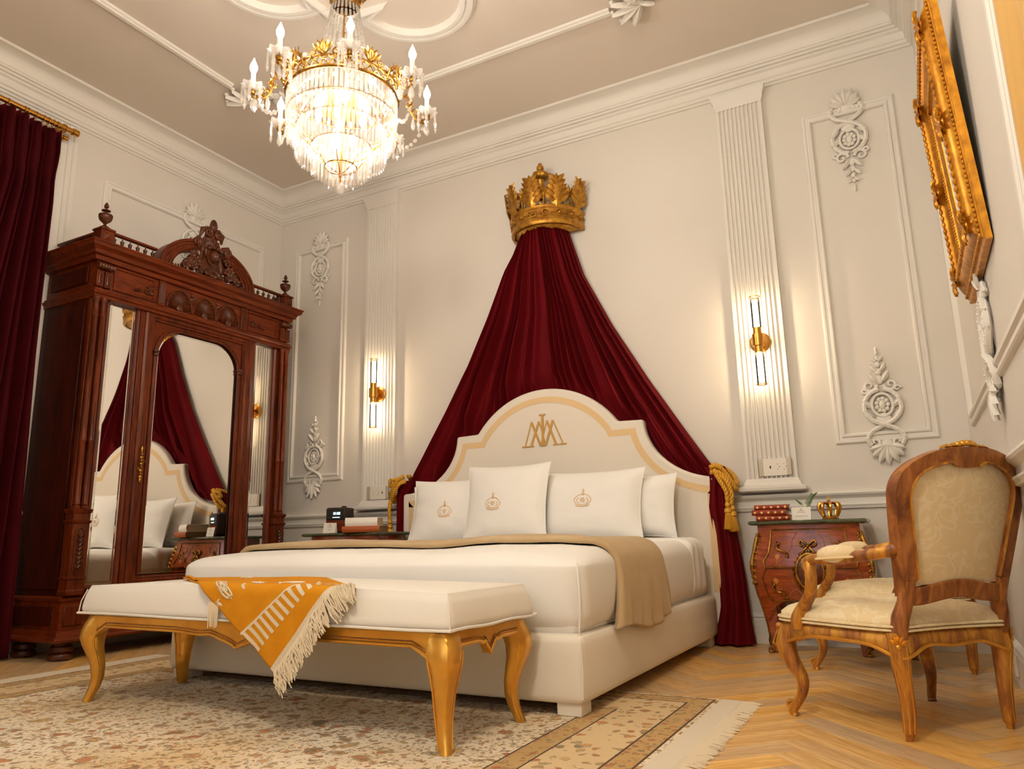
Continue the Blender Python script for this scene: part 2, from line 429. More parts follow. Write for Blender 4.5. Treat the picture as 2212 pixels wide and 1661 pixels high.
def bez(P, n):
    """Catmull-Rom through points"""
    P = [Vector(p) for p in P]; out = []
    for i in range(len(P)-1):
        p0 = P[max(i-1, 0)]; p1 = P[i]; p2 = P[i+1]; p3 = P[min(i+2, len(P)-1)]
        for k in range(n):
            t = k/n; out.append(0.5*((2*p1)+(p2-p0)*t+(2*p0-5*p1+4*p2-p3)*t*t+(3*p1-p0-3*p2+p3)*t**3))
    out.append(P[-1]); return out
def interp(tab, x):
    if x <= tab[0][0]: return tab[0][1]
    for (a, u), (b, v) in zip(tab, tab[1:]):
        if x <= b:
            k = (x-a)/(b-a); k = k*k*(3-2*k) if False else k; return u+(v-u)*k
    return tab[-1][1]
def fbm(x, y, z=0.0, s=1.0): return noise.noise(Vector((x*s, y*s, z*s)))
def roundbox(mb, lo, hi, r, n=10, fn=None):
    """box with rounded edges, optional displacement fn(p, normal)->p"""
    c = [(a+b)/2 for a, b in zip(lo, hi)]; h = [(b-a)/2 for a, b in zip(lo, hi)]
    for ax in range(3):
        for sg in (-1, 1):
            u, v = (ax+1) % 3, (ax+2) % 3
            def pos(i, j):
                q = [0, 0, 0]; q[ax] = sg*h[ax]
                q[u] = h[u]*(2*i-1)*1.0; q[v] = h[v]*(2*j-1)
                inner = [max(-(h[k]-r), min(h[k]-r, q[k])) for k in range(3)]
                d = Vector([q[k]-inner[k] for k in range(3)]); d = d.normalized() if d.length > 1e-9 else Vector((0, 0, 1))
                p = Vector([c[k]+inner[k]+d[k]*r for k in range(3)])
                return fn(p, d) if fn else p
            # cluster samples near edges
            def S(t, half):
                e = r/(2*half); 
                if t < 0.25: return e*(t/0.25)
                if t > 0.75: return 1-e*((1-t)/0.25)
                return e+(1-2*e)*(t-0.25)/0.5
            if sg > 0: mb.grid(4*n//2, 4*n//2, lambda i, j: pos(S(i, h[u]), S(j, h[v])))
            else: mb.grid(4*n//2, 4*n//2, lambda i, j: pos(S(1-i, h[u]), S(j, h[v])))
    return mb
# ================================================================== the room
TH = 0.12
floor = struct(MB().box(XL-TH, XR+TH, YF-TH, YB+TH, -0.10, -0.012), 'floor', 'floor_oak', 'honey oak herringbone parquet floor of the bedroom', 'floor')
def make_planks():
    n, wd = 7, 0.1; L = n*wd; x0 = -0.85; g = 0.0007; c45 = cos(PI/4)
    me = MB().box(g, L-g, g, wd-g, -0.012, 0.0).mesh('plank', 0); me.materials.append(MATS['floor_oak']); far = MB()
    def world(p, q): return (x0 + (p-q)*wd*c45, 2.0 + (p+q)*wd*c45)
    def clip(P):
        for ax, val, sg in ((0, XL, 1), (0, XR, -1), (1, YF, 1), (1, YB, -1)):
            o = []
            for i in range(len(P)):
                a, b = P[i-1], P[i]; da, db = (a[ax]-val)*sg, (b[ax]-val)*sg
                if (da < 0) != (db < 0):
                    k = da/(da-db); o.append((a[0]+(b[0]-a[0])*k, a[1]+(b[1]-a[1])*k))
                if db >= 0: o.append(b)
            P = o
            if not P: return P
        return P
    for m in range(-4, 5):
        for j in range(-70, 70):
            for kind in (0, 1):
                if kind == 0: p, q, a = j+2*n*m, j, PI/4; cp, cq = p+n/2, q+0.5
                else: p, q, a = j+1, j-2*n+1+2*n*m, 3*PI/4; cp, cq = j+0.5, q+n/2
                ox, oy = world(p, q); M = Matrix.Translation((ox, oy, 0)) @ Matrix.Rotation(a, 4, 'Z')
                W = [M @ Vector(v) for v in ((g, g, 0), (L-g, g, 0), (L-g, wd-g, 0), (g, wd-g, 0))]
                C4 = clip([(v.x, v.y) for v in W])
                if len(C4) < 3: continue
                cx, cy = sum(v[0] for v in C4)/len(C4), sum(v[1] for v in C4)/len(C4)
                whole = all(XL <= v.x <= XR and YF <= v.y <= YB for v in W)
                seen = (cy > 2.2 and cx > -1.25) or (cy > 2.75 and cx < -2.9) or (cx > -0.75 and cy > 1.9) or (cx < -3.6 and cy > 1.7)
                if not seen:
                    far.add([(v[0], v[1], 0) for v in C4], [tuple(range(len(C4)))])
                elif whole: put('plank', me, floor, loc=(ox, oy, 0), rot=(0, 0, a))
                else:
                    Mi = M.inverted(); Q = [Mi @ Vector((v[0], v[1], 0)) for v in C4]
                    MB().poly([(v.x, v.y) for v in Q], -0.012, 0.0, 'xy').build('plank', 'floor_oak', floor, smooth=0, loc=(ox, oy, 0), rot=(0, 0, a))
    far.build('parquet_remainder', 'floor_oak', floor, smooth=0)['kind'] = 'stuff'
NPLANK = make_planks()

def wall(name, mb, label): return struct(mb, name, 'wall_paint', label, 'wall')
WZ0, WZ1 = 0.88, 3.05
wall('wall_back', MB().box(XL-TH, XR+TH, YB, YB+TH, -0.1, ZC+0.1), 'cream painted wall behind the bed and the fluted pilasters')
def wall_with_hole(axis, c0, c1, a0, a1, h0, h1):
    mb = MB()
    for lo, hi, z0, z1 in ((a0, h0, -0.1, ZC+0.1), (h1, a1, -0.1, ZC+0.1), (h0, h1, -0.1, WZ0), (h0, h1, WZ1, ZC+0.1)):
        if axis == 'x': mb.box(c0, c1, lo, hi, z0, z1)
        else: mb.box(lo, hi, c0, c1, z0, z1)
    return mb
wall('wall_left', wall_with_hole('x', XL-TH, XL, YF-TH, YB, 0.05, 1.70), 'cream painted side wall behind the carved wardrobe')
wall('wall_right', wall_with_hole('x', XR, XR+TH, YF-TH, YB, -0.70, 1.00), 'cream painted wall carrying the large gilt picture frame')
wall('wall_front', wall_with_hole('y', YF-TH, YF, XL, XR, -2.20, -0.20), 'cream painted wall facing the bed, behind the viewer')
struct(MB().box(XL-TH, XR+TH, YF-TH, YB+TH, ZC, ZC+0.1), 'ceiling', 'ceiling_paint', 'warm beige painted ceiling with raised plaster mouldings', 'ceiling')
# windows: left wall by the red curtain, front wall (unseen, added for fill light), right wall by the gold drape
def window(name, label, loc, rz, hw):
    win = thing(name, label, 'window', loc, rz, kind='structure'); H = WZ1-WZ0; m = MB()
    for a, b in ((-hw, -hw+0.06), (-0.03, 0.03), (hw-0.06, hw)): m.box(-0.025, 0.025, a, b, 0, H)
    for z in (0, H*0.68, H-0.06): m.box(-0.025, 0.025, -hw, hw, z, z+0.06)
    m.build('window_frame', 'trim_paint', win)
    for a, b in ((-hw+0.06, -0.03), (0.03, hw-0.06)):
        for z0, z1 in ((0.06, H*0.68), (H*0.68+0.06, H-0.06)): MB().box(-0.003, 0.003, a, b, z0, z1).build('pane', 'clear_glass', win)
window('window_1', 'tall white window beside the dark red curtain', (XL-0.06, 0.875, WZ0), 0, 0.825)
window('fill_window', 'unseen white window added behind the viewer for fill light', (-1.20, YF-0.06, WZ0), PI/2, 1.0)
window('window_3', 'tall white window beside the gold drape', (XR+0.06, 0.15, WZ0), 0, 0.85)

# ------------------------------------------------------------------ mouldings that run round the room
def ring_moulding(prof, name, label, cat, mat='trim_paint'):
    mb = MB(); V = []; F = []
    for e, z in prof: V += [(XL+e, YF+e, z), (XR-e, YF+e, z), (XR-e, YB-e, z), (XL+e, YB-e, z)]
    for i in range(len(prof)-1):
        for k in range(4): F.append((i*4+k, i*4+(k+1)%4, i*4+4+(k+1)%4, i*4+4+k))
    mb.add(V, F); return struct(mb, name, mat, label, cat, smooth=30)
cove = [(0.098+0.085*(1-cos(t*PI/2/6)), 3.478+0.075*sin(t*PI/2/6)) for t in range(7)]
ring_moulding([(0, 3.345), (0.012, 3.347), (0.014, 3.360), (0.026, 3.364), (0.028, 3.382), (0.036, 3.386), (0.038, 3.412), (0.046, 3.426), (0.060, 3.434), (0.062, 3.446), (0.078, 3.448), (0.080, 3.462), (0.092, 3.464), (0.094, 3.478)]
              + cove + [(0.195, 3.553), (0.197, 3.5699)], 'trim_1', 'deep stepped plaster cornice running round the top of the walls', 'cornice')
ring_moulding([(0, .722), (.014, .724), (.016, .734), (.022, .742), (.020, .750), (.008, .756), (.008, .778), (.016, .786), (.030, .796), (.034, .806), (.030, .816), (.022, .819), (0, .822)],
              'trim_2', 'white chair rail moulding running along the walls at waist height', 'chair rail')
ring_moulding([(.018, 0.0005), (.018, .125), (.012, .130), (.012, .138), (.020, .144), (.018, .154), (.008, .162), (0, .166)],
              'baseboard_room', 'white profiled baseboard along the foot of the walls', 'baseboard')

# ------------------------------------------------------------------ wall panels with plaster ornaments
PROF = [(-0.004, 0), (0.0, 0.012), (0.006, 0.016), (0.016, 0.016), (0.020, 0.010), (0.030, 0.010), (0.036, 0.020), (0.046, 0.022), (0.052, 0.016), (0.055, 0.0)]
def panel_mesh(w, h):
    V = []; F = []
    for e, c in PROF: V += [(-w/2+e, -c, e), (w/2-e, -c, e), (w/2-e, -c, h-e), (-w/2+e, -c, h-e)]
    for i in range(len(PROF)-1):
        for k in range(4): F.append((i*4+k, i*4+(k+1)%4, i*4+4+(k+1)%4, i*4+4+k))
    return MB().add(V, F)
def ornament_mesh():
    """plaster appliqué, local: x across, z up (shell at z=0, spire at the top), relief towards -y"""
    mb = MB(); N = (0, -1, 0); ux, uz = (1, 0, 0), (0, 0, 1)
    def P(x, z, c=0.012): return (x, -c, z)
    for k, a in enumerate([-75, -50, -25, 0, 25, 50, 75]):      # acanthus shell
        t = math.radians(a); L = 0.085+0.022*cos(t*1.2)
        mb.leaf(P(0.012*sin(t), 0.095, 0.008), P(L*sin(t)*1.05, 0.095-L*cos(t), 0.016), N, 0.019, 0.016, 0.012)
    for s in (-1, 1):                                            # crossing ribbons
        pts = [P(s*0.075, 0.10), P(s*0.088, 0.135, .018), P(s*0.06, 0.175, .022), P(s*0.0, 0.205, .026 if s > 0 else .016), P(-s*0.055, 0.235, .02), P(-s*0.088, 0.285, .018), P(-s*0.082, 0.345, .018), P(-s*0.05, 0.385, .016), P(-s*0.012, 0.40, .014)]
        mb.tube(bez(pts, 5), 0.0125, 6)
        for i, p in enumerate(bez(pts, 4)):
            if i % 2 == 0: mb.ball((p.x, p.y-0.010, p.z), 0.0055, 6, 4)
        mb.scroll(P(s*0.055, 0.115), 0.030, 1.1, -0.5 if s > 0 else PI+0.5, -s, 0.009, ux, uz)
        mb.scroll(P(s*0.052, 0.425), 0.036, 1.2, PI if s > 0 else 0, s, 0.010, ux, uz)
        mb.scroll(P(s*0.082, 0.40), 0.018, 1.0, 0, s, 0.008, ux, uz)
        mb.leaf(P(s*0.045, 0.30, .012), P(s*0.098, 0.345, .02), N, 0.016, 0.012)
        mb.leaf(P(s*0.050, 0.25, .012), P(s*0.10, 0.285, .018), N, 0.014, 0.012)
        mb.leaf(P(s*0.01, 0.44, .012), P(s*0.052, 0.50, .018), N, 0.014, 0.012, 0.006)
        mb.leaf(P(s*0.008, 0.50, .012), P(s*0.04, 0.545, .018), N, 0.012, 0.010, 0.006)
        mb.leaf(P(s*0.004, 0.555, .010), P(s*0.03, 0.585, .014), N, 0.009, 0.008, 0.004)
    ring = [P(0.052*cos(a), 0.315+0.062*sin(a), 0.018) for a in [2*PI*i/20 for i in range(20)]]
    mb.tube(ring, 0.008, 6, closed=True)
    for a in range(9):
        t = 2*PI*a/9; mb.ball(P(0.028*cos(t), 0.315+0.034*sin(t), 0.012), (0.013, 0.012, 0.013), 7, 5)
    mb.ball(P(0, 0.315, 0.014), (0.018, 0.016, 0.026), 8, 6); mb.ball(P(0, 0.255, 0.014), (0.03, 0.012, 0.016), 8, 5)
    mb.ball(P(0, 0.235, 0.012), (0.04, 0.010, 0.03), 10, 6)
    for z, r in ((0.455, 0.020), (0.50, 0.016), (0.54, 0.013), (0.575, 0.010), (0.605, 0.008)):
        mb.ball(P(0, z, 0.010), (r, 0.012, r*1.35), 8, 6)
    mb.leaf(P(0, 0.60, 0.008), P(0, 0.645, 0.008), N, 0.008, 0.008)
    mb.ball(P(0, 0.10, 0.008), (0.03, 0.012, 0.04), 8, 6)
    return mb
ORN = ornament_mesh().mesh('ornament', 50); ORN.materials.append(MATS['plaster'])
def wall_panel(name, label, origin, rz, w, h, orn_at=(0.0,), gap=0.0, low=True):
    t = thing(name, label, 'panel moulding', origin, rz, kind='structure')
    panel_mesh(w, h).build('moulding', 'trim_paint', t, smooth=30)
    for x in orn_at:
        if low: put('ornament', ORN, t, loc=(x, 0, -0.12))
        put('ornament', ORN, t, loc=(x, 0, h+0.10), rot=(0, PI, 0))
PZ, PH = 1.075, 1.995
wall_panel('trim_3', 'tall plaster wall panel left of the bed, between wardrobe and pilaster', (-4.167, YB, PZ), 0, 0.573, PH)
wall_panel('trim_4', 'tall plaster wall panel right of the bed, behind the armchairs', (-0.09, YB, PZ), 0, 0.50, PH)
wall_panel('trim_5', 'wide plaster wall panel on the side wall behind the wardrobe', (XL, 3.56, PZ), PI/2, 1.44, PH)
wall_panel('trim_6', 'wide plaster wall panel behind the gilt picture frame', (XR, 2.95, PZ), -PI/2, 2.30, PH, (0.08,))

# ------------------------------------------------------------------ fluted pilasters
def pilaster(name, xc, label, wd=0.30):
    t = thing(name, label, 'pilaster', (xc, YB, 0.80), kind='structure')
    D = 0.034; nf = 10; z0, z1 = 0.10, 2.47; sec = [(-wd/2, 0.0), (-wd/2, -D)]
    x = -wd/2+0.014; fw = (wd-0.028)/nf
    for k in range(nf):
        for i in range(5):
            a = PI*i/4; sec.append((x+fw*0.14+fw*0.72*(1-cos(a))/2, -D+0.013*sin(a)))
        x += fw
    sec += [(wd/2, -D), (wd/2, 0.0)]
    V = [(a, b, z) for z in (z0, z1) for a, b in sec]; n = len(sec)
    MB().add(V, [(i, i+1, n+i+1, n+i) for i in range(n-1)]).build('shaft', 'trim_paint', t, smooth=35)
    def band(levels, nm):
        V = []; F = []
        for d, z in levels: V += [(-wd/2-d, 0, z), (-wd/2-d, -D-d, z), (wd/2+d, -D-d, z), (wd/2+d, 0, z)]
        for i in range(len(levels)-1):
            for k in range(3): F.append((i*4+k, i*4+k+1, i*4+4+k+1, i*4+4+k))
        F += [(3, 2, 1, 0)] + [tuple(len(V)-4+k for k in range(4))]
        MB().add(V, F).build(nm, 'trim_paint', t, smooth=30)
    band([(0.03, 0.028), (0.042, 0.036), (0.044, 0.052), (0.03, 0.062), (0.016, 0.066), (0.014, 0.08), (0.006, 0.092), (0.0, 0.105)], 'base')
    band([(0.0, 2.45), (0.006, 2.465), (0.01, 2.475), (0.012, 2.50), (0.024, 2.52), (0.028, 2.5449)], 'capital')
pilaster('trim_7', -3.51, 'white fluted pilaster left of the bed carrying a wall sconce')
pilaster('trim_8', -0.695, 'white fluted pilaster right of the bed carrying a wall sconce', 0.28)

# ------------------------------------------------------------------ casings of the window openings
cs = MB()
def casing_profile(y0, y1, x, sgn, z0, z1, mb):
    secs = [(0, 0.0), (0.0, 0.022), (0.25, 0.022), (0.28, 0.016), (0.5, 0.016), (0.53, 0.024), (0.75, 0.024), (0.8, 0.034), (1.0, 0.034), (1.0, 0.0)]
    V = [(x-sgn*d, y0+(y1-y0)*k, z) for z in (z0, z1) for k, d in secs]; n = len(secs)
    mb.add(V, [(i, i+1, n+i+1, n+i) for i in range(n-1)] + [tuple(range(n)), tuple(range(2*n-1, n-1, -1))])
casing_profile(1.72, 1.86, XL, -1, 0.83, 3.30, cs)
casing_profile(2.50, 2.62, XL, -1, 0.83, 3.33, cs)
struct(cs, 'trim_9', 'trim_paint', 'white fluted window casing beside the dark red curtain', 'casing', smooth=30)
cs = MB(); casing_profile(1.37, 1.66, XR, 1, 0.83, 3.34, cs)
struct(cs, 'trim_10', 'trim_paint', 'white fluted casing between gilt frame and gold drape', 'casing', smooth=30)

# ------------------------------------------------------------------ ceiling mouldings
CX, CY = -2.15, 2.41
def ceil_strip(path, closed, prof, mb, z=ZC):
    """profile (offset across, drop) swept along a path on the ceiling with mitred joints"""
    n = len(path); P = [Vector((p[0], p[1])) for p in path]; rows = []
    for i in range(n):
        a = P[i-1] if (i > 0 or closed) else None; b = P[(i+1) % n] if (i < n-1 or closed) else None
        d1 = (P[i]-a).normalized() if a is not None else None; d2 = (b-P[i]).normalized() if b is not None else None
        if d1 is None: d1 = d2
        if d2 is None: d2 = d1
        n1 = Vector((-d1.y, d1.x)); n2 = Vector((-d2.y, d2.x)); nn = (n1+n2); nn = nn.normalized() if nn.length > 1e-6 else n1
        k = 1/max(0.35, nn.dot(n1))
        rows.append([(P[i].x+nn.x*o*k, P[i].y+nn.y*o*k, z-d) for o, d in prof])
    m = len(prof); V = [p for r in rows for p in r]; F = []
    for i in range(n if closed else n-1):
        j = (i+1) % n
        for k in range(m-1): F.append((i*m+k, i*m+k+1, j*m+k+1, j*m+k))
    if not closed: F += [tuple(range(m)), tuple((n-1)*m+k for k in range(m-1, -1, -1))]
    mb.add(V, F)
cp1 = [(-0.03, 0), (-0.026, 0.012), (-0.014, 0.016), (-0.012, 0.024), (0.012, 0.024), (0.014, 0.016), (0.026, 0.012), (0.03, 0)]
RX0, RX1, RY0, RY1 = -3.66, -0.64, 1.22, 3.60
cm = thing('trim_11', 'rectangular ceiling moulding with acanthus leaf corners around the chandelier', 'ceiling moulding', (CX, CY, ZC), kind='structure')
def rel(p): return (p[0]-CX, p[1]-CY)
G = 0.58
for a, b in (((RX0, RY0+G), (RX0, RY1-G)), ((RX0+G, RY1), (RX1-G, RY1)), ((RX1, RY1-G), (RX1, RY0+G)), ((RX1-G, RY0), (RX0+G, RY0))):
    mb = MB(); ceil_strip([rel(a), rel(b)], False, cp1, mb, 0.0); mb.build('moulding', 'trim_paint', cm, smooth=30)
for cx, cy, sx, sy in ((RX0, RY1, 1, -1), (RX1, RY1, -1, -1), (RX0, RY0, 1, 1), (RX1, RY0, -1, 1)):
    mb = MB(); x, y = cx-CX, cy-CY
    q = [(x+sx*0.40*cos(t), y+sy*0.40*sin(t)) for t in [PI/2*i/10 for i in range(11)]]
    mb.tube([(a, b, -0.012) for a, b in q], 0.020, 6)
    for i, (a, b) in enumerate(q):
        for s in (-1, 1):
            dx, dy = (a-x)/0.40, (b-y)/0.40
            mb.leaf((a, b, -0.015), (a+s*dx*0.075+0.03*dy, b+s*dy*0.075-0.03*dx, -0.02), (0, 0, -1), 0.02, 0.018, 0.012)
    for (ax, ay, bx, by) in ((x+sx*0.40, y, 1, 0), (x, y+sy*0.40, 0, 1)):
        dx, dy = bx*sx, by*sy
        for a in (-60, -30, 0, 30, 60):
            t = math.radians(a); ex = dx*cos(t)-dy*sin(t); ey = dx*sin(t)+dy*cos(t)
            mb.leaf((ax, ay, -0.012), (ax+ex*0.17, ay+ey*0.17, -0.024), (0, 0, -1), 0.026, 0.022, 0.016)
            mb.ball((ax+ex*0.165, ay+ey*0.165, -0.02), (0.016, 0.016, 0.012), 8, 5)
        mb.ball((ax, ay, -0.012), (0.03, 0.03, 0.022), 8, 6)
    mb.build('ornament', 'plaster', cm, smooth=50)
# barbed quatrefoil round the chandelier
cq = thing('trim_12', 'barbed quatrefoil ceiling moulding right above the chandelier', 'ceiling moulding', (CX, CY, ZC), kind='structure')
path = []
S, Rl, nk = 0.50, 0.325, 0.27
for q in range(4):
    a = PI/2*q; ca, sa = cos(a), sin(a); loc = [(S, -S), (S, -nk)]
    t0 = math.asin(nk/Rl); cc = S+0.02
    loc += [(cc+Rl*cos(t), Rl*sin(t)) for t in [-(PI-t0)*0.92+(2*(PI-t0)*0.92)*i/22 for i in range(23)] if cc+Rl*cos(t) > S-0.01]
    loc += [(S, nk)]
    path += [(x*ca-y*sa, x*sa+y*ca) for x, y in loc]
mb = MB(); ceil_strip(path, True, [(-0.05, 0), (-0.045, 0.014), (-0.03, 0.02), (-0.028, 0.034), (-0.008, 0.036), (-0.004, 0.022), (0.012, 0.022), (0.016, 0.036), (0.034, 0.036), (0.04, 0.014), (0.048, 0)], mb, 0.0)
mb.build('moulding', 'trim_paint', cq, smooth=30)
# ================================================================== bed
BX0, BX1, BYF, BYB, BZ0, BZ1 = -3.10, -1.035, 2.41, 4.34, 0.048, 0.272
BCX = -2.08
bed = thing('bed', 'wide cream upholstered bed with arched monogrammed headboard', 'bed', (BCX, 3.38, 0))
def rel_bed(mb): return mb.move(Matrix.Translation((-BCX, -3.38, 0)))
mb = roundbox(MB(), (BX0, BYF, BZ0), (BX1, BYB, BZ1), 0.028, 4); rel_bed(mb).build('base', 'bed_fabric', bed, smooth=60)
for x in (BX0+0.02, BX1-0.11):
    for y in (BYF+0.02, BYB-0.12):
        rel_bed(MB().box(x, x+0.09, y, y+0.09, 0.009 if y < 2.8 else 0.0, BZ0+0.01)).build('foot', 'bed_fabric', bed, bevel=0.004)
rel_bed(MB().tube([(BX1-0.004, BYF+0.003, BZ0+0.02), (BX1-0.001, BYF+0.001, 0.16), (BX1-0.004, BYF+0.003, BZ1-0.02)], 0.0022, 6)).build('seam', 'bed_fabric', bed)
mb = roundbox(MB(), (BX0+0.04, BYF+0.03, BZ1-0.02), (BX1-0.03, BYB-0.02, 0.50), 0.05, 4); rel_bed(mb).build('mattress', 'linen_white', bed, smooth=60)
# headboard outline (x from centre, z), symmetric
HW = 1.13
def ring_pts(d):
    """points at matching parameters on the outline inset by d"""
    P = []
    for i in range(13): P.append((HW-d, 0.28+(0.925-d-0.28)*i/12))
    for i in range(1, 15):
        a = math.acos(max(0.0, d-0.005)/(0.375+d))*i/14; P.append((HW-(0.455+d)*sin(a), 1.30-(0.375+d)*cos(a)))
    xi = 0.505-0.62*d; P.append((xi, 1.305-d))
    Rc = (0.505**2+0.261**2)/(2*0.261)-d; zc = 1.566-(Rc+d); a0 = math.asin((1.305-d-zc)/Rc) if d == 0 else math.acos(min(1, xi/Rc))
    for i in range(1, 21):
        aa = a0+(PI/2-a0)*i/20; P.append((Rc*cos(aa), zc+Rc*sin(aa)))
    return P+[(-x, z) for x, z in reversed(P[:-1])]
HY0, HY1 = 4.345, 4.412
out = [(HW, 0.10)]+ring_pts(0.0)+[(-HW, 0.10)]
hb = MB().poly(out, HY0-3.38, HY1-3.38, 'xz').build('headboard', 'headboard_fabric', bed, smooth=50, bevel=0.018, seg=4)
MB().strip(ring_pts(0.055), ring_pts(0.095), HY0-3.38-0.0018, HY0-3.38+0.004, 'xz').build('border_band', 'band_fabric', hb, smooth=30)['label'] = 'tan border band'
# monogram: two overlapping M and an I
mg = MB(); sc = 0.00125; mx = 935; yb = HY0-3.38
def stroke(x0, y0, x1, y1, w, t):
    a = Vector(((x0-mx)*sc, 1.19+y0*sc)); b = Vector(((x1-mx)*sc, 1.19+y1*sc)); d = (b-a).normalized(); nn = Vector((-d.y, d.x))*w
    mg.poly([tuple(a-nn), tuple(b-nn), tuple(b+nn), tuple(a+nn)], yb-0.004-t, yb+0.002, 'xz')
for k, (xs) in enumerate(((825, 865, 915, 955, 1005), (860, 910, 945, 990, 1045))):
    w = (0.0035, 0.0075, 0.0035, 0.0075)
    for i in range(4): stroke(xs[i], 0 if i % 2 == 0 else 128, xs[i+1], 128 if i % 2 == 0 else 0, w[i] if k == 0 else w[3-i], 0.0006*k+0.0003*i)
    for x in (xs[0], xs[4]): stroke(x-17, 0, x+17, 0, 0.004, 0.002)
stroke(930, 0, 930, 160, 0.008, 0.0035); stroke(912, 162, 948, 162, 0.004, 0.003); stroke(916, 0, 944, 0, 0.004, 0.003)
mg.build('monogram', 'embroidery_gold', hb, smooth=0)['label'] = 'gold interlaced letters M I M'

# ------------------------------------------------------------------ duvet
def duvet_fn(p, d):
    x, y, z = p
    k = max(0.0, min(1.0, (z-0.27)/0.30))
    top = max(0.0, d.z)
    z2 = z + top*(0.020*fbm(x, y, 1.3, 1.6)+0.010*fbm(x, y, 5.0, 4.0)) - top*0.03*max(0, 1-(y-2.43)/0.5)**2 - top*0.012*max(0, abs(x-BCX)-0.75)/0.25
    sx = d.x*(0.010*fbm(y, z, 2.0, 3.0)+0.012*sin(k*PI))
    sy = d.y*(0.012*fbm(x, z, 4.0, 2.2)+0.010*sin(k*PI))
    return Vector((x+sx, y+sy, z2))
mb = roundbox(MB(), (-3.075, 2.432, 0.262), (-1.050, 4.00, 0.572), 0.075, 14, duvet_fn)
dv = mb.build('duvet', 'linen_white', None, smooth=80); tag(dv, 'smooth white duvet tucked into the bed frame all round', 'duvet')
mb = MB(); mb.tube([(-1.055, 2.437, 0.275), (-1.046, 2.431, 0.36), (-1.05, 2.436, 0.44), (-1.065, 2.46, 0.51)], 0.0035, 6)
mb.build('corner_pleat', 'linen_white', dv, smooth=60)
# turned-down sheet near the pillows
def sheet_fn(p, d):
    x, y, z = p; return Vector((x+d.x*0.012*fbm(y, z, 7.0, 5)+d.x*0.006*sin(y*60), y, z+max(0, d.z)*(0.012*fbm(x, y, 3.3, 3))))
mb = roundbox(MB(), (-3.088, 3.86, 0.275), (-1.036, 4.19, 0.588), 0.07, 10, sheet_fn)
tag(mb.build('folded_sheet', 'pillow_cotton', None, smooth=80), 'white sheet folded back over the duvet below the pillows', 'sheet')

# ------------------------------------------------------------------ beige throw across the bed
def throw_path(v):
    """cross-section over the bed, v in 0..1 from hanging right hem to left hem -> (x,z,nx,nz)"""
    pts = [(-1.026, 0.252), (-1.024, 0.36), (-1.028, 0.45), (-1.045, 0.535), (-1.10, 0.580), (-1.22, 0.593), (-1.7, 0.596), (-2.08, 0.600), (-2.6, 0.596), (-2.93, 0.588), (-3.05, 0.565), (-3.092, 0.50), (-3.104, 0.40), (-3.106, 0.30)]
    return pts
TP = bez([(x, 0, z) for x, z in throw_path(0)], 6)
def throw_pt(i, j):
    k = i*(len(TP)-1); a = int(min(k, len(TP)-2)); f = k-a; p = TP[a]*(1-f)+TP[a+1]*f
    hang = max(0.0, 1-i*6.0)
    y0 = 2.76-0.05*hang+0.02*sin(i*9); y1 = 3.34+0.03*hang+0.015*sin(i*11+1)
    y = y0+(y1-y0)*j
    wv = 0.010*sin(j*PI*5+i*5)*(0.35+hang)+0.008*fbm(p.x*3, y*3, 2.0)
    flat = max(0.0, 1-max(0.0, abs(p.x-BCX)-0.86)/0.10)
    zd = 0.572+0.020*fbm(p.x, y, 1.3, 1.6)+0.010*fbm(p.x, y, 5.0, 4.0)-0.03*max(0, 1-(y-2.43)/0.5)**2-0.012*max(0, abs(p.x-BCX)-0.75)/0.25+0.020
    z = zd*flat+(p.z-0.004)*(1-flat)+0.02*sin(j*PI*2.2+0.8)*max(0, hang-0.55)*2
    x = p.x+abs(wv)*hang*1.3
    return (x, y, z)
mb = MB().grid(84, 26, throw_pt)
th = mb.build('throw_blanket', 'throw_beige', None, smooth=80, solid=0.026); tag(th, 'soft beige throw laid across the bed and hanging over its side', 'blanket')
mb = MB().tube([Vector(throw_pt(0.012, j/26))+Vector((0.006, 0, 0)) for j in range(27)], 0.006, 6); mb.build('hem', 'throw_beige', th)

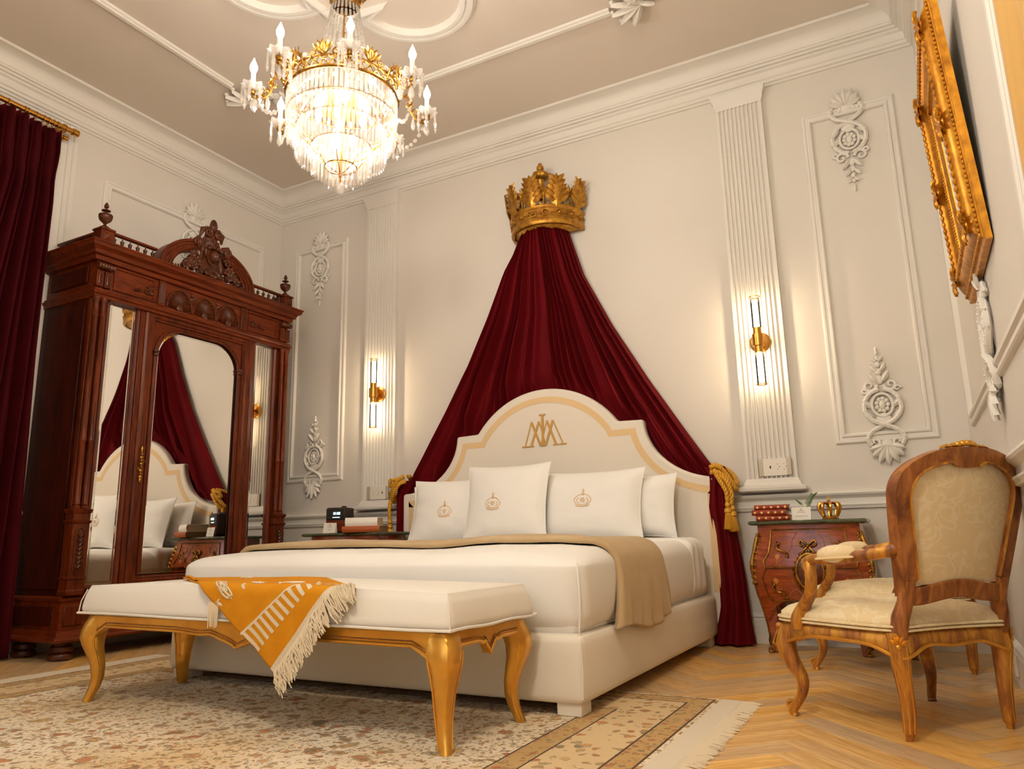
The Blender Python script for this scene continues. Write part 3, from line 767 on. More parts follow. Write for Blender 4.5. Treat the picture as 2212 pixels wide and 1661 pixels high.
# ------------------------------------------------------------------ pillows
def pillow_pt(u, v, w, h, T, seed, side=1):
    """u,v in -1..1"""
    e = (max(0, 1-abs(u)**2.6)*max(0, 1-abs(v)**2.6))**0.62
    pin = 1-0.07*(1-u*u*0)*0
    x = u*w/2*(1-0.06*(1-abs(v)**2)*abs(u)**3*0+0.0); z = v*h/2
    # corners pulled out, sides drawn in a little
    x *= 1-0.075*(1-abs(v)**2.2); z *= 1-0.085*(1-abs(u)**2.2)
    y = -side*T*e*(1+0.10*fbm(u*1.5+seed, v*1.5, seed))
    wr = (0.008*fbm(u*3+seed, v*3, seed*2.1)+0.005*fbm(u*7, v*7+seed, seed))*min(1, e*1.5)
    return Vector((x, y-side*wr, z))
def emblem(fn, cx, cz, s):
    """stitched crown drawn on a surface fn(x,z)"""
    mb = MB()
    def L(pts, r=0.0021): mb.tube([fn(cx+a*s, cz+b*s) for a, b in pts], r, 5)
    L([(0.42*cos(t), -0.36+0.09*sin(t)) for t in [PI+PI*i/12 for i in range(13)]], 0.003); L([(0.42*cos(t), -0.26+0.09*sin(t)) for t in [PI+PI*i/12 for i in range(13)]])
    for g in (-1, 1):
        L([(g*(0.42+0.10*sin(t*PI)), -0.26+0.36*t) for t in [i/8 for i in range(9)]]); L([(g*(0.42-0.42*t), 0.10+0.16*sin(t*PI*0.75)) for t in [i/8 for i in range(9)]])
        L([(g*(0.22+0.14*sin(t*PI)), -0.26+0.30*t) for t in [i/8 for i in range(9)]])
    L([(0, 0.22), (0, 0.62)]); L([(-0.09, 0.50), (0.09, 0.50)]); L([(0.07*cos(t), 0.34+0.07*sin(t)) for t in [2*PI*i/8 for i in range(9)]])
    for k in range(6):
        t = 2*PI*k/6; L([(0.05*cos(t), -0.08+0.05*sin(t)), (0.15*cos(t), -0.08+0.15*sin(t))], 0.003)
    return mb
def pillow(name, label, cx, yfront, z0, w, h, T, tilt, rz, seed, emb=None):
    t = thing(name, label, 'pillow', (cx, yfront, z0), rz, group='pillows on the bed')
    M = Matrix.Rotation(-tilt, 4, 'X') @ Matrix.Translation((0, 0, h/2))
    mb = MB(); N = 22
    for sd in (1, -1):
        mb.grid(N, N, lambda i, j: M @ pillow_pt((2*i-1)*sd, 2*j-1, w, h, T, seed, sd))
    mb.build('cushion', 'pillow_cotton', t, smooth=80)
    ed = [(-1+2*i/16, -1) for i in range(16)]+[(1, -1+2*i/16) for i in range(16)]+[(1-2*i/16, 1) for i in range(16)]+[(-1, 1-2*i/16) for i in range(16)]
    MB().tube([M @ pillow_pt(u, v, w, h, 0, seed) for u, v in ed], 0.003, 5, closed=True).build('edge_seam', 'pillow_cotton', t)
    if emb:
        u0, v0, s = emb
        fn = lambda x, z: M @ (pillow_pt(2*x/w, 2*z/h, w, h, T, seed)+Vector((0, -0.001, 0)))
        emblem(fn, u0*w/2, v0*h/2, s).build('crown_emblem', 'embroidery_tan', t)['label'] = 'tan stitched crown emblem'
pillow('pillow', 'plain white pillow standing behind the leftmost crown pillow', -2.74, 4.205, 0.587, 0.62, 0.38, 0.068, 0.16, 0.0, 1.3)
pillow('pillow', 'white pillow with crown emblem, leftmost at the front', -2.64, 4.06, 0.585, 0.62, 0.42, 0.085, 0.25, 0.05, 2.7, (-0.02, -0.12, 0.105))
pillow('pillow', 'plain white pillow at the right end, behind the crown pillow', -1.50, 4.20, 0.587, 0.62, 0.37, 0.07, 0.17, -0.06, 3.9)
pillow('pillow', 'white oblong pillow with crown emblem, right of the square one', -1.685, 4.08, 0.585, 0.66, 0.42, 0.09, 0.25, 0.0, 5.1, (-0.05, 0.05, 0.11))
pillow('pillow', 'square white pillow with crown emblem standing tallest in the middle', -2.19, 3.97, 0.585, 0.56, 0.48, 0.09, 0.22, 0.06, 6.6, (-0.18, -0.10, 0.105))

# ================================================================== gilt wall crown
CRX, CRZ = -2.045, 2.665
crown = thing('gilt_crown', 'carved gilt half crown mounted on the wall above the bed', 'crown', (CRX, YB-0.012, CRZ))
def half(r, z, a): return (r*cos(a), r*sin(a), z)   # a from pi to 2pi bulges to -y
prof = [(0.245, 0.0), (0.262, 0.0), (0.268, 0.01), (0.266, 0.035), (0.262, 0.045), (0.262, 0.105), (0.27, 0.112), (0.274, 0.125), (0.266, 0.135), (0.245, 0.135), (0.24, 0.13), (0.24, 0.0)]
MB().lathe(prof, 40, (0, 0, 0), PI, 2*PI, cap=False).build('band', 'gold_crown', crown, smooth=40)
MB().add([half(0.243, 0.01, PI+PI*i/24) for i in range(25)], [tuple(range(24, -1, -1))]).build('underside', 'gold_crown', crown, solid=0.01)
mb = MB()
for k in range(9):           # relief jewels on the band
    a = PI+PI*(k+0.5)/9; c = Vector(half(0.263, 0.075, a)); nr = Vector((cos(a), sin(a), 0)); tg = Vector((-sin(a), cos(a), 0)); up = Vector((0, 0, 1))
    shp = [(-0.028, 0), (0, -0.022), (0.028, 0), (0, 0.022)] if k % 3 == 0 else ([(-0.028, -0.02), (0.028, -0.02), (0.028, 0.02), (-0.028, 0.02)] if k % 3 == 1 else [(0.02*cos(t), 0.02*sin(t)) for t in [2*PI*i/12 for i in range(12)]])
    mb.tube([c+tg*x+up*z+nr*0.004 for x, z in shp], 0.0035, 5, closed=True)
    mb.ball(c+nr*0.002, (0.012, 0.012, 0.010), 8, 5)
    for s in (-1, 1): mb.ball(c+tg*(s*0.039)+nr*0.002, 0.006, 6, 4)
mb.build('band_jewels', 'gold_crown', crown)
def acanthus(a, h, wd, base=0.262):
    mb = MB(); nr = Vector((cos(a), sin(a), 0)); tg = Vector((-sin(a), cos(a), 0)); up = Vector((0, 0, 1)); b = Vector(half(base, 0.125, a))
    mb.leaf(b-up*0.01, b+up*h+nr*0.03, nr, wd*0.46, 0.018, 0.0)
    for k in range(5):
        t = 0.12+0.16*k; L = wd*(1.0-0.55*t)
        for s in (-1, 1): mb.leaf(b+up*(h*t)+nr*0.03*t, b+up*(h*(t+0.22))+tg*(s*L*0.72)+nr*(0.03*t+0.012), nr, 0.026*(1-0.4*t), 0.012, 0.006)
    return mb
for k in range(5):
    acanthus(PI+PI*(0.095+0.81*k/4), 0.215, 0.125).build('acanthus_leaf', 'gold_crown', crown, smooth=50)
for k in range(4):
    a = PI+PI*(0.196+0.2025*k); nr = Vector((cos(a), sin(a), 0)); tg = Vector((-sin(a), cos(a), 0)); up = Vector((0, 0, 1)); b = Vector(half(0.26, 0.125, a)); mb = MB()
    mb.tube([b, b+up*0.05, b+up*0.09+nr*0.006], [0.012, 0.009, 0.011], 6)
    for s in (-1, 1):
        mb.tube([b+up*0.012, b+up*0.01+tg*(s*0.02), b+up*0.035+tg*(s*0.036), b+up*0.07+tg*(s*0.030), b+up*0.085+tg*(s*0.012)], 0.006, 5)
    for t in (-70, -35, 0, 35, 70):
        q = math.radians(t); mb.leaf(b+up*0.085+nr*0.006, b+up*(0.085+0.065*cos(q))+tg*(0.06*sin(q))+nr*0.02, nr, 0.014, 0.008)
    mb.build('palmette', 'gold_crown', crown, smooth=50)
mb = MB()
for s in (-1, 1):      # arches to the orb
    mb.tube(bez([(s*0.235, -0.02, 0.12), (s*0.225, -0.04, 0.22), (s*0.14, -0.09, 0.285), (s*0.04, -0.115, 0.29), (0, -0.12, 0.26)], 6), 0.016, 8, sx=0.7)
mb.tube(bez([(0, -0.25, 0.13), (0, -0.24, 0.2), (0, -0.19, 0.265), (0, -0.13, 0.26)], 6), 0.014, 8)
mb.build('arches', 'gold_crown', crown)
orb = MB().lathe([(0.020, 0.24), (0.024, 0.27), (0.022, 0.33), (0.028, 0.385), (0.034, 0.392)], 14, (0, -0.12, 0)).build('stem', 'gold_crown', crown)
mb = MB(); rings = []
for z, r in [(0.382, 0.022), (0.388, 0.042), (0.402, 0.057), (0.420, 0.061), (0.437, 0.052), (0.446, 0.03), (0.449, 0.014)]:
    rings.append([(r*(1+0.07*cos(9*t))*cos(t), -0.12+r*(1+0.07*cos(9*t))*sin(t), z) for t in [2*PI*i/36 for i in range(36)]])
mb.loops(rings).build('orb', 'gold_crown', crown)
MB().ball((0, -0.12, 0.476), (0.027, 0.027, 0.030), 12, 8).ball((0, -0.12, 0.508), (0.014, 0.014, 0.009), 10, 6).build('ball_finial', 'gold_crown', crown)
MB().box(-0.2, 0.2, -0.008, 0.0, 0.06, 0.20).build('backing', 'gold_crown', crown)

# ================================================================== velvet canopy drape
HBT = sorted({round(x, 4): z for x, z in ring_pts(0.0)}.items())
def hb_top(x):
    x = abs(x-BCX)
    return interp(HBT, x) if x < HW else -1.0
drape = thing('canopy_drape', 'dark red velvet drape falling from the gilt crown, tied back beside the bed', 'drape', (-2.08, YB, 0))
LE = [(2.70, -2.235), (2.457, -2.395), (2.132, -2.535), (1.814, -2.693), (1.498, -2.885), (1.18, -3.09), (0.972, -3.235)]
RE = [(2.70, -1.895), (2.332, -1.785), (1.95, -1.600), (1.554, -1.374), (1.215, -1.164), (0.90, -0.965)]
NF = 20
def drape_pt(s, t):
    """s 0..1 across, t 0..1 down each fold line"""
    # end point of the fold on a curve behind the headboard, from tie to tie
    c = (s-0.5)*2
    xe = -2.10+1.135*c; ze = 0.86+0.20*(1-abs(c)**2)
    if c < 0: ze += 0.05*abs(c)
    xt = -2.047+0.195*c; zt = 2.70-0.0*abs(c)
    z = zt+(ze-zt)*t
    # outline curvature: sides sweep like a hanging chain
    k = t + 0.0
    zz = z
    if c < 0: edge = interp(sorted(LE), zz)
    else: edge = interp(sorted(RE), zz)
    mid = -2.055
    # fold lines spread so that the outermost one follows the measured edge
    full = edge-mid
    lin = abs(c)**(1.0-0.12*t)
    x = mid+full*lin if abs(c) > 0 else mid
    amp = (0.040+0.062*min(1, t*1.8))*(0.75+0.7*fbm(s*NF*0.55, 0.4, 9.0)+0.25*fbm(s*9, t*3, 1.0))
    sw = s+0.022*sin(2*PI*3*s+1.0)+0.012*sin(2*PI*7*s+0.4)
    ph = sw*NF*2*PI+1.1*fbm(s*7, t*1.3, 3.0)*(0.3+t)
    f = (1-abs(sin(ph*0.5))**1.6)
    f2 = 0.5+0.5*cos(ph*0.5+1.3)
    depth = 0.035+amp*f+0.012*f2*t
    belly = 0.16*(1-c*c)*max(0, 1-t*2.6)**1.3+0.05*(1-abs(c)**3)*sin(min(1, t*1.2)*PI)*0.6
    q = (hb_top(x)+0.12-z)/0.10          # kept flat against the wall where it passes behind the headboard
    if q > 0:
        q = min(1.0, q); tot = depth+belly; tgt = 0.010+0.042*(tot-0.035)/0.10
        depth, belly = tot*(1-q)+min(tot, min(0.050, max(0.012, tgt)))*q, 0.0
    return (x+2.08, -depth-belly, z)
mb = MB().grid(300, 46, drape_pt)
mb.build('fan', 'velvet_red', drape, smooth=80)
def tail(name, pts, seed, nf):
    """gathered tail: list of (z, x0, x1, ycentre, thickness)"""
    mb = MB(); pts = sorted(pts, key=lambda p: -p[0])
    def fn(i, j):
        z = pts[0][0]+(pts[-1][0]-pts[0][0])*j
        tab = lambda k: interp([(p[0], p[k]) for p in sorted(pts)], z)
        x0, x1, yc, th = tab(1), tab(2), tab(3), tab(4)
        a = 2*PI*i; xx = (x0+x1)/2+(x1-x0)/2*cos(a)*(1+0.05*sin(nf*a+seed))
        yy = yc+th*sin(a)*(1+0.35*cos(nf*a+seed+2*j))
        return (xx+2.08, yy-YB, z)
    mb.grid(72, 30, fn, closed_u=True).build(name, 'velvet_red', drape, smooth=80)
tail('tail', [(0.985, -1.06, -0.945, 4.385, 0.04), (0.93, -1.03, -0.915, 4.37, 0.045), (0.85, -1.03, -0.935, 4.355, 0.04), (0.75, -1.045, -0.92, 4.36, 0.045), (0.6, -1.03, -0.90, 4.37, 0.05), (0.35, -1.02, -0.875, 4.37, 0.06), (0.2, -1.02, -0.865, 4.36, 0.065), (0.08, -1.05, -0.855, 4.35, 0.075), (0.012, -1.07, -0.845, 4.345, 0.08)], 0.3, 7)
tail('tail', [(1.02, -3.26, -3.14, 4.39, 0.04), (0.93, -3.29, -3.20, 4.395, 0.035), (0.75, -3.29, -3.22, 4.40, 0.035), (0.4, -3.30, -3.22, 4.40, 0.035), (0.012, -3.33, -3.215, 4.40, 0.04)], 1.9, 6)

# ------------------------------------------------------------------ rope tiebacks
def rope(mb, pts, r, twist=60.0, n=6):
    P = bez(pts, 14); L = 0; prev = P[0]
    S = [[], [], []]
    for i, p in enumerate(P):
        L += (p-prev).length; prev = p
        t = (P[min(i+1, len(P)-1)]-P[max(i-1, 0)]).normalized(); a = t.orthogonal().normalized(); 
        a = (Vector((0, 0, 1))-t*t.z); a = a.normalized() if a.length > 1e-3 else t.orthogonal().normalized(); b = t.cross(a)
        for k in range(3):
            q = L*twist*2+2*PI*k/3; S[k].append(p+a*(r*0.55*cos(q))+b*(r*0.55*sin(q)))
    for k in range(3): mb.tube(S[k], r*0.62, n)
def tassel(t, x, y, z, h):
    MB().lathe([(0.006, 0), (0.014, -0.01), (0.016, -0.025), (0.010, -0.034), (0.020, -0.042), (0.022, -0.06), (0.016, -0.066), (0.018, -0.075)], 12, (x, y, z)).build('tassel_head', 'rope_gold', t)
    mb = MB()
    for k in range(26):
        a = 2*PI*k/26; r1 = 0.024+0.006*R.random(); mb.tube([(x+0.015*cos(a), y+0.015*sin(a), z-0.072), (x+0.021*cos(a), y+0.021*sin(a), z-0.072-h*0.5), (x+r1*cos(a), y+r1*sin(a), z-0.072-h*(0.93+0.1*R.random()))], 0.003, 4)
    mb.build('tassel_skirt', 'rope_gold', t)['kind'] = 'stuff'
t = thing('tieback_rope', 'twisted gold rope with two tassels tying the drape on the right of the bed', 'tieback', (-0.955, 4.37, 0.9))
mb = MB()
rope(mb, [(-0.05, -0.07, 0.075), (-0.02, -0.08, 0.085), (0.02, -0.06, 0.05), (0.06, -0.03, -0.02), (0.07, 0.03, -0.01), (0.03, 0.07, 0.05), (-0.03, 0.05, 0.09), (-0.05, -0.04, 0.08)], 0.014)
rope(mb, [(-0.05, -0.065, 0.05), (-0.01, -0.085, 0.045), (0.035, -0.065, 0.005), (0.07, -0.03, -0.05), (0.06, 0.02, -0.03)], 0.014)
rope(mb, [(-0.03, -0.085, 0.06), (0.0, -0.09, 0.0), (0.03, -0.09, -0.06), (0.035, -0.085, -0.12)], 0.0125)
rope(mb, [(-0.03, -0.08, 0.05), (0.03, -0.085, 0.0), (0.055, -0.08, -0.07), (0.05, -0.075, -0.14)], 0.0125)
mb.build('cord', 'rope_gold', t, smooth=60)
tassel(t, 0.033, -0.085, -0.12, 0.085); tassel(t, 0.055, -0.072, -0.14, 0.075)
t = thing('tieback_rope', 'twisted gold rope tying the drape on the left of the bed', 'tieback', (-3.24, 4.375, 0.965))
mb = MB()
rope(mb, [(0.06, -0.06, 0.085), (0.02, -0.08, 0.06), (-0.03, -0.07, 0.0), (-0.07, -0.03, -0.06), (-0.05, 0.04, -0.03), (0.03, 0.06, 0.06), (0.07, -0.02, 0.09)], 0.0145)
rope(mb, [(0.07, -0.055, 0.05), (0.03, -0.08, 0.03), (-0.02, -0.075, -0.04), (-0.06, -0.03, -0.085), (-0.06, 0.03, -0.06)], 0.0145)
rope(mb, [(0.0, -0.085, 0.06), (-0.04, -0.085, 0.06), (-0.05, -0.07, 0.02), (-0.02, -0.08, 0.03)], 0.0125)
rope(mb, [(-0.06, -0.05, -0.07), (-0.065, -0.06, -0.15), (-0.06, -0.06, -0.22)], 0.0125)
mb.build('cord', 'rope_gold', t, smooth=60)
tassel(t, -0.06, -0.06, -0.21, 0.085)
# ================================================================== wardrobe (local: x along the front, y into the wall, z up)
wd = thing('wardrobe', 'tall carved mahogany wardrobe with three mirrored panels', 'wardrobe', (-4.145, 3.308, 0), PI/2)
wd.scale = (0.972, 1, 0.992)
DP = 0.475
def stepped(levels, hw, y0, y1, mb=None):
    """moulded block: levels (overhang, z)"""
    mb = mb or MB(); V = []; F = []
    for e, z in levels: V += [(-hw-e, y0-e, z), (hw+e, y0-e, z), (hw+e, y1, z), (-hw-e, y1, z)]
    for i in range(len(levels)-1):
        for k in range(4): F.append((i*4+k, i*4+(k+1)%4, i*4+4+(k+1)%4, i*4+4+k))
    n = len(V); F += [(3, 2, 1, 0), (n-4, n-3, n-2, n-1)]
    return mb.add(V, F)
for x in (-0.74, 0.74):
    for y in (0.06, 0.41):
        MB().lathe([(0.045, 0.0), (0.062, 0.006), (0.066, 0.02), (0.060, 0.034), (0.050, 0.038), (0.062, 0.05), (0.060, 0.072), (0.048, 0.08), (0.045, 0.10)], 20, (x, y, 0)).build('bun_foot', 'mahogany_carved', wd)
stepped([(0.03, 0.098), (0.055, 0.104), (0.062, 0.116), (0.055, 0.128), (0.04, 0.136), (0.034, 0.16), (0.02, 0.166), (0.02, 0.31), (0.03, 0.318), (0.034, 0.334), (0.012, 0.345)], 0.80, 0.0, DP).build('plinth', 'mahogany_flat', wd, smooth=30)
for x in (-0.745, 0.745): MB().box(x-0.055, x+0.055, -0.028, -0.015, 0.185, 0.295).build('plinth_panel', 'mahogany', wd, bevel=0.008)
MB().box(-0.63, 0.63, -0.028, -0.015, 0.19, 0.29).build('plinth_drawer', 'mahogany_flat', wd, bevel=0.006)
for s in (-1, 1):
    b = stepped([(0, 0), (0, 0)], 0.1, 0, 0.1) if False else None
    MB().box(s*0.805-0.004, s*0.805+0.004, 0.05, 0.42, 0.38, 2.02).build('side_panel', 'mahogany_shaded', wd, bevel=0.003)
    MB().box(s*0.828-0.004, s*0.828+0.004, 0.05, 0.42, 0.19, 0.29).build('side_panel', 'mahogany_shaded', wd, bevel=0.003)
    MB().box(s*0.808-0.004, s*0.808+0.004, 0.05, 0.42, 2.165, 2.27).build('side_panel', 'mahogany_shaded', wd, bevel=0.003)
# carcass as an open frame so that the mirrors sit inside it
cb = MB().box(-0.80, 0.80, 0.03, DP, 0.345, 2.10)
cb.build('carcass', 'mahogany_shaded', wd)
def frame(mb, x0, x1, z0, z1, prof):
    V = []; F = []
    for e, y in prof: V += [(x0+e, y, z0+e), (x1-e, y, z0+e), (x1-e, y, z1-e), (x0+e, y, z1-e)]
    for i in range(len(prof)-1):
        for k in range(4): F.append((i*4+k, i*4+(k+1)%4, i*4+4+(k+1)%4, i*4+4+k))
    return mb.add(V, F)
for s in (-1, 1):
    x0, x1 = sorted((s*0.475, s*0.70))
    f = frame(MB(), x0, x1, 0.37, 2.10, [(0, 0.03), (0, -0.004), (0.008, -0.010), (0.016, -0.004), (0.022, 0.002), (0.026, 0.012)])
    f.build('mirror_frame', 'mahogany', wd, smooth=30)
    MB().box(x0+0.022, x1-0.022, 0.012, 0.02, 0.392, 2.078).build('mirror', 'mirror_glass', wd)
    frame(MB(), x0+0.024, x1-0.024, 0.394, 2.076, [(0, 0.0135), (0.018, 0.0105), (0.0185, 0.0118)]).build('mirror_bevel', 'mirror_glass', wd, smooth=0)
    # stile between door and side mirror
    MB().box(min(s*0.44, s*0.475), max(s*0.44, s*0.475), -0.012, 0.03, 0.345, 2.10).build('stile', 'mahogany', wd, bevel=0.005)
    MB().box(min(s*0.70, s*0.80), max(s*0.70, s*0.80), 0.0, 0.03, 0.345, 2.10).build('stile', 'mahogany', wd, bevel=0.004)
# centre door with arched mirror
door = frame(MB(), -0.44, 0.44, 0.352, 2.10, [(0, 0.03), (0, -0.014), (0.012, -0.022), (0.022, -0.018), (0.055, -0.018), (0.06, -0.010), (0.072, -0.006), (0.076, 0.004), (0.082, 0.006)]).build('door', 'mahogany', wd, smooth=30)
def door_arch(w, zt, r, zb):
    p = [(w, zb)]; p += [(w-r+r*cos(a), zt-r+r*sin(a)) for a in [PI/2*i/14 for i in range(15)]]
    return p
def full(p): return p+[(-x, z) for x, z in reversed(p)]
op = full(door_arch(0.345, 2.005, 0.20, 0.44))
outer = full([(0.36, 0.43)]+[(0.36, 2.02 if i > 7 else 0.43+(1.80-0.43)*1.0) if False else (0.36, 1.6+0.42*min(1, i/7)) if i <= 7 else (0.36*(1-(i-7)/7*0.42/1.0*0.0)-0.2*(i-7)/7*0.0-(0.36-0.145)*(i-7)/7, 2.02) for i in range(15)])
MB().strip(outer, op, 0.004, 0.012, 'xz').build('spandrel', 'mahogany_flat', door, smooth=20)
op2 = full(door_arch(0.325, 1.985, 0.185, 0.46))
MB().tube([(x, 0.0, z) for x, z in full(door_arch(0.338, 1.998, 0.195, 0.445))], 0.010, 8).build('arch_moulding', 'mahogany', door, smooth=50)
MB().tube([(x, -0.004, z) for x, z in full(door_arch(0.352, 2.012, 0.205, 0.435))], 0.006, 8).build('arch_moulding', 'mahogany', door, smooth=50)
MB().poly(op, 0.012, 0.020, 'xz').build('mirror', 'mirror_glass', door, smooth=0)
A1 = full(door_arch(0.337, 1.997, 0.193, 0.448)); B1 = full(door_arch(0.315, 1.975, 0.175, 0.47))
mb = MB(); n = len(A1); mb.add([(x, 0.0118, z) for x, z in A1]+[(x, 0.0095, z) for x, z in B1], [(i, i+1, n+i+1, n+i) for i in range(n-1)]+[(n-1, 0, n, 2*n-1)])
mb.build('mirror_bevel', 'mirror_glass', door, smooth=0)
for s in (-1, 1):
    MB().lathe([(0.010, 1.795), (0.02, 1.80), (0.016, 1.815), (0.022, 1.825), (0.02, 1.835)], 10, (s*0.345, -0.004, 0)).build('impost', 'mahogany_carved', door)
    MB().tube([(s*0.348, -0.002, 0.47), (s*0.348, -0.002, 1.795)], 0.008, 8).build('colonnette', 'mahogany', door)
mb = MB()     # gilt key plate
for i in range(8): mb.ball((-0.40, -0.026, 1.02+0.02*i), (0.007 if i % 2 else 0.011, 0.005, 0.012), 8, 5)
mb.leaf((-0.40, -0.026, 1.02), (-0.40, -0.026, 0.985), (0, -1, 0), 0.008, 0.004).leaf((-0.40, -0.026, 1.17), (-0.40, -0.026, 1.21), (0, -1, 0), 0.008, 0.004)
mb.scroll((-0.385, -0.028, 1.11), 0.012, 1, 0, 1, 0.003, (1, 0, 0), (0, 0, 1)); mb.scroll((-0.414, -0.028, 1.07), 0.010, 1, 2, 1, 0.003, (1, 0, 0), (0, 0, 1))
mb.build('key_plate', 'ormolu', door)['label'] = 'gilt key plate'
# paired columns on pedestals
for s in (-1, 1):
    xc = s*0.762
    stepped([(0.0, 0.345), (0.008, 0.352), (0.008, 0.37), (0, 0.38), (0, 0.43), (0.006, 0.435), (0.006, 0.445), (0, 0.45), (0, 0.735), (0.006, 0.74), (0.010, 0.752), (0.0, 0.758), (0.0, 0.79), (0.008, 0.80), (0.012, 0.815), (0.0, 0.82)], 0.048, -0.045, 0.03).move(Matrix.Translation((xc, 0, 0))).build('pedestal', 'mahogany', wd, smooth=30)
    mb = MB()
    mb.tube([(xc-0.026, -0.047, 0.475), (xc-0.026, -0.047, 0.68), *[(xc-0.026*cos(a), -0.047, 0.68+0.035*sin(a)) for a in [PI*i/8 for i in range(1, 8)]], (xc+0.026, -0.047, 0.68), (xc+0.026, -0.047, 0.475), (xc-0.026, -0.047, 0.475)], 0.004, 5)
    for i in range(8):
        z = 0.49+0.024*i
        for q in (-1, 1): mb.leaf((xc, -0.046, z), (xc+q*0.017, -0.05, z+0.024), (0, -1, 0), 0.008, 0.006)
    mb.leaf((xc, -0.046, 0.67), (xc, -0.05, 0.70), (0, -1, 0), 0.008, 0.006)
    mb.build('pedestal_carving', 'mahogany_carved', wd)
    for q in (-1, 1):
        x = xc+q*0.0235
        prof = [(0.022, 0.82), (0.023, 0.828), (0.017, 0.835), (0.021, 0.845), (0.0175, 0.852), (0.0175, 1.20), (0.020, 1.205), (0.020, 1.213), (0.0175, 1.218), (0.0185, 1.235), (0.0165, 1.24), (0.0175, 1.30), (0.0155, 1.95), (0.019, 1.955), (0.019, 1.963), (0.0155, 1.968), (0.0165, 2.04), (0.022, 2.055), (0.022, 2.068)]
        MB().lathe(prof, 14, (x, -0.022, 0)).build('column', 'mahogany', wd)
# entablature
stepped([(0.0, 2.066), (0.008, 2.068), (0.008, 2.085), (0.018, 2.092), (0.022, 2.104), (0.010, 2.112), (0.010, 2.122), (0.0, 2.126)], 0.80, -0.025, DP).build('architrave', 'mahogany_flat', wd, smooth=30)
stepped([(0.0, 2.124), (0.0, 2.302)], 0.795, -0.012, DP).build('frieze', 'mahogany_flat', wd)
stepped([(0.0, 2.298), (0.012, 2.300), (0.016, 2.312), (0.016, 2.325), (0.034, 2.332), (0.038, 2.352), (0.048, 2.362), (0.064, 2.372), (0.068, 2.39), (0.074, 2.396), (0.076, 2.404), (0.0, 2.412)], 0.808, -0.02, DP).build('cornice', 'mahogany_flat', wd, smooth=30)
for s in (-1, 1):
    xc = s*0.755
    for q in (-1, 1):
        x = xc+q*0.026
        MB().box(x-0.022, x+0.022, -0.034, -0.01, 2.135, 2.235).build('bracket', 'mahogany', wd, bevel=0.004)
        mb = MB(); mb.tube([(x-0.01, -0.036, 2.15), (x-0.01, -0.036, 2.2), (x, -0.036, 2.222), (x+0.01, -0.036, 2.2), (x+0.01, -0.036, 2.15)], 0.004, 5); mb.build('bracket_carving', 'mahogany_carved', wd)
        MB().lathe([(0.016, -0.023), (0.022, -0.015), (0.016, -0.006), (0.022, 0.004), (0.016, 0.012), (0.02, 0.023)], 12, (x, -0.036, 2.265), axis='x').build('bracket_roll', 'mahogany_carved', wd)
    # frieze panels and small scroll carvings
    x0, x1 = sorted((s*0.395, s*0.685))
    frame(MB(), x0, x1, 2.14, 2.29, [(0, -0.013), (0.002, -0.020), (0.010, -0.022), (0.014, -0.014)]).build('frieze_panel', 'mahogany_flat', wd, smooth=30)
    mb = MB(); c = s*0.45
    mb.scroll((c, -0.018, 2.20), 0.024, 1.4, PI/2, s, 0.008, (1, 0, 0), (0, 0, 1)); mb.scroll((c+s*0.045, -0.018, 2.195), 0.014, 1.2, PI/2, -s, 0.006, (1, 0, 0), (0, 0, 1))
    mb.leaf((c+s*0.05, -0.016, 2.19), (c+s*0.10, -0.018, 2.18), (0, -1, 0), 0.010, 0.008); mb.leaf((c-s*0.02, -0.016, 2.21), (c-s*0.05, -0.018, 2.235), (0, -1, 0), 0.012, 0.008); mb.ball((c-s*0.03, -0.018, 2.19), 0.012, 8, 6)
    mb.build('scroll_carving', 'mahogany_carved', wd)
    MB().box(s*0.345-0.026, s*0.345+0.026, -0.026, -0.008, 2.128, 2.298).build('fluted_block', 'mahogany', wd, bevel=0.004)
    for k in range(5): MB().tube([(s*0.345-0.016+0.008*k, -0.027, 2.15), (s*0.345-0.016+0.008*k, -0.027, 2.275)], 0.0028, 5).build('flute', 'mahogany_carved', wd)
for k in range(3):          # shell fans in the frieze
    xc = -0.205+0.205*k; mb = MB(); nr = 13
    for i in range(nr):
        a = PI*(0.04+0.92*i/(nr-1)); mb.leaf((xc+0.022*cos(a), -0.014, 2.142+0.022*sin(a)), (xc+0.088*cos(a), -0.022, 2.142+0.118*sin(a)), (0, -1, 0), 0.010, 0.009, 0.004)
    mb.tube([(xc+0.098*cos(a), -0.016, 2.142+0.132*sin(a)) for a in [PI*i/18 for i in range(19)]], 0.007, 6)
    mb.lathe([(0.0, 0.0), (0.022, 0.002), (0.024, 0.012), (0.012, 0.018), (0, 0.02)], 14, (xc, -0.012, 2.146), axis='y')
    mb.build('shell_fan', 'mahogany_carved', wd)
for x in (-0.105, 0.105):
    mb = MB()
    for k in range(6): mb.ball((x+0.012*cos(k*1.1), -0.016, 2.245+0.02*sin(k*1.9)), 0.010, 7, 5)
    mb.build('fan_bud', 'mahogany_carved', wd)
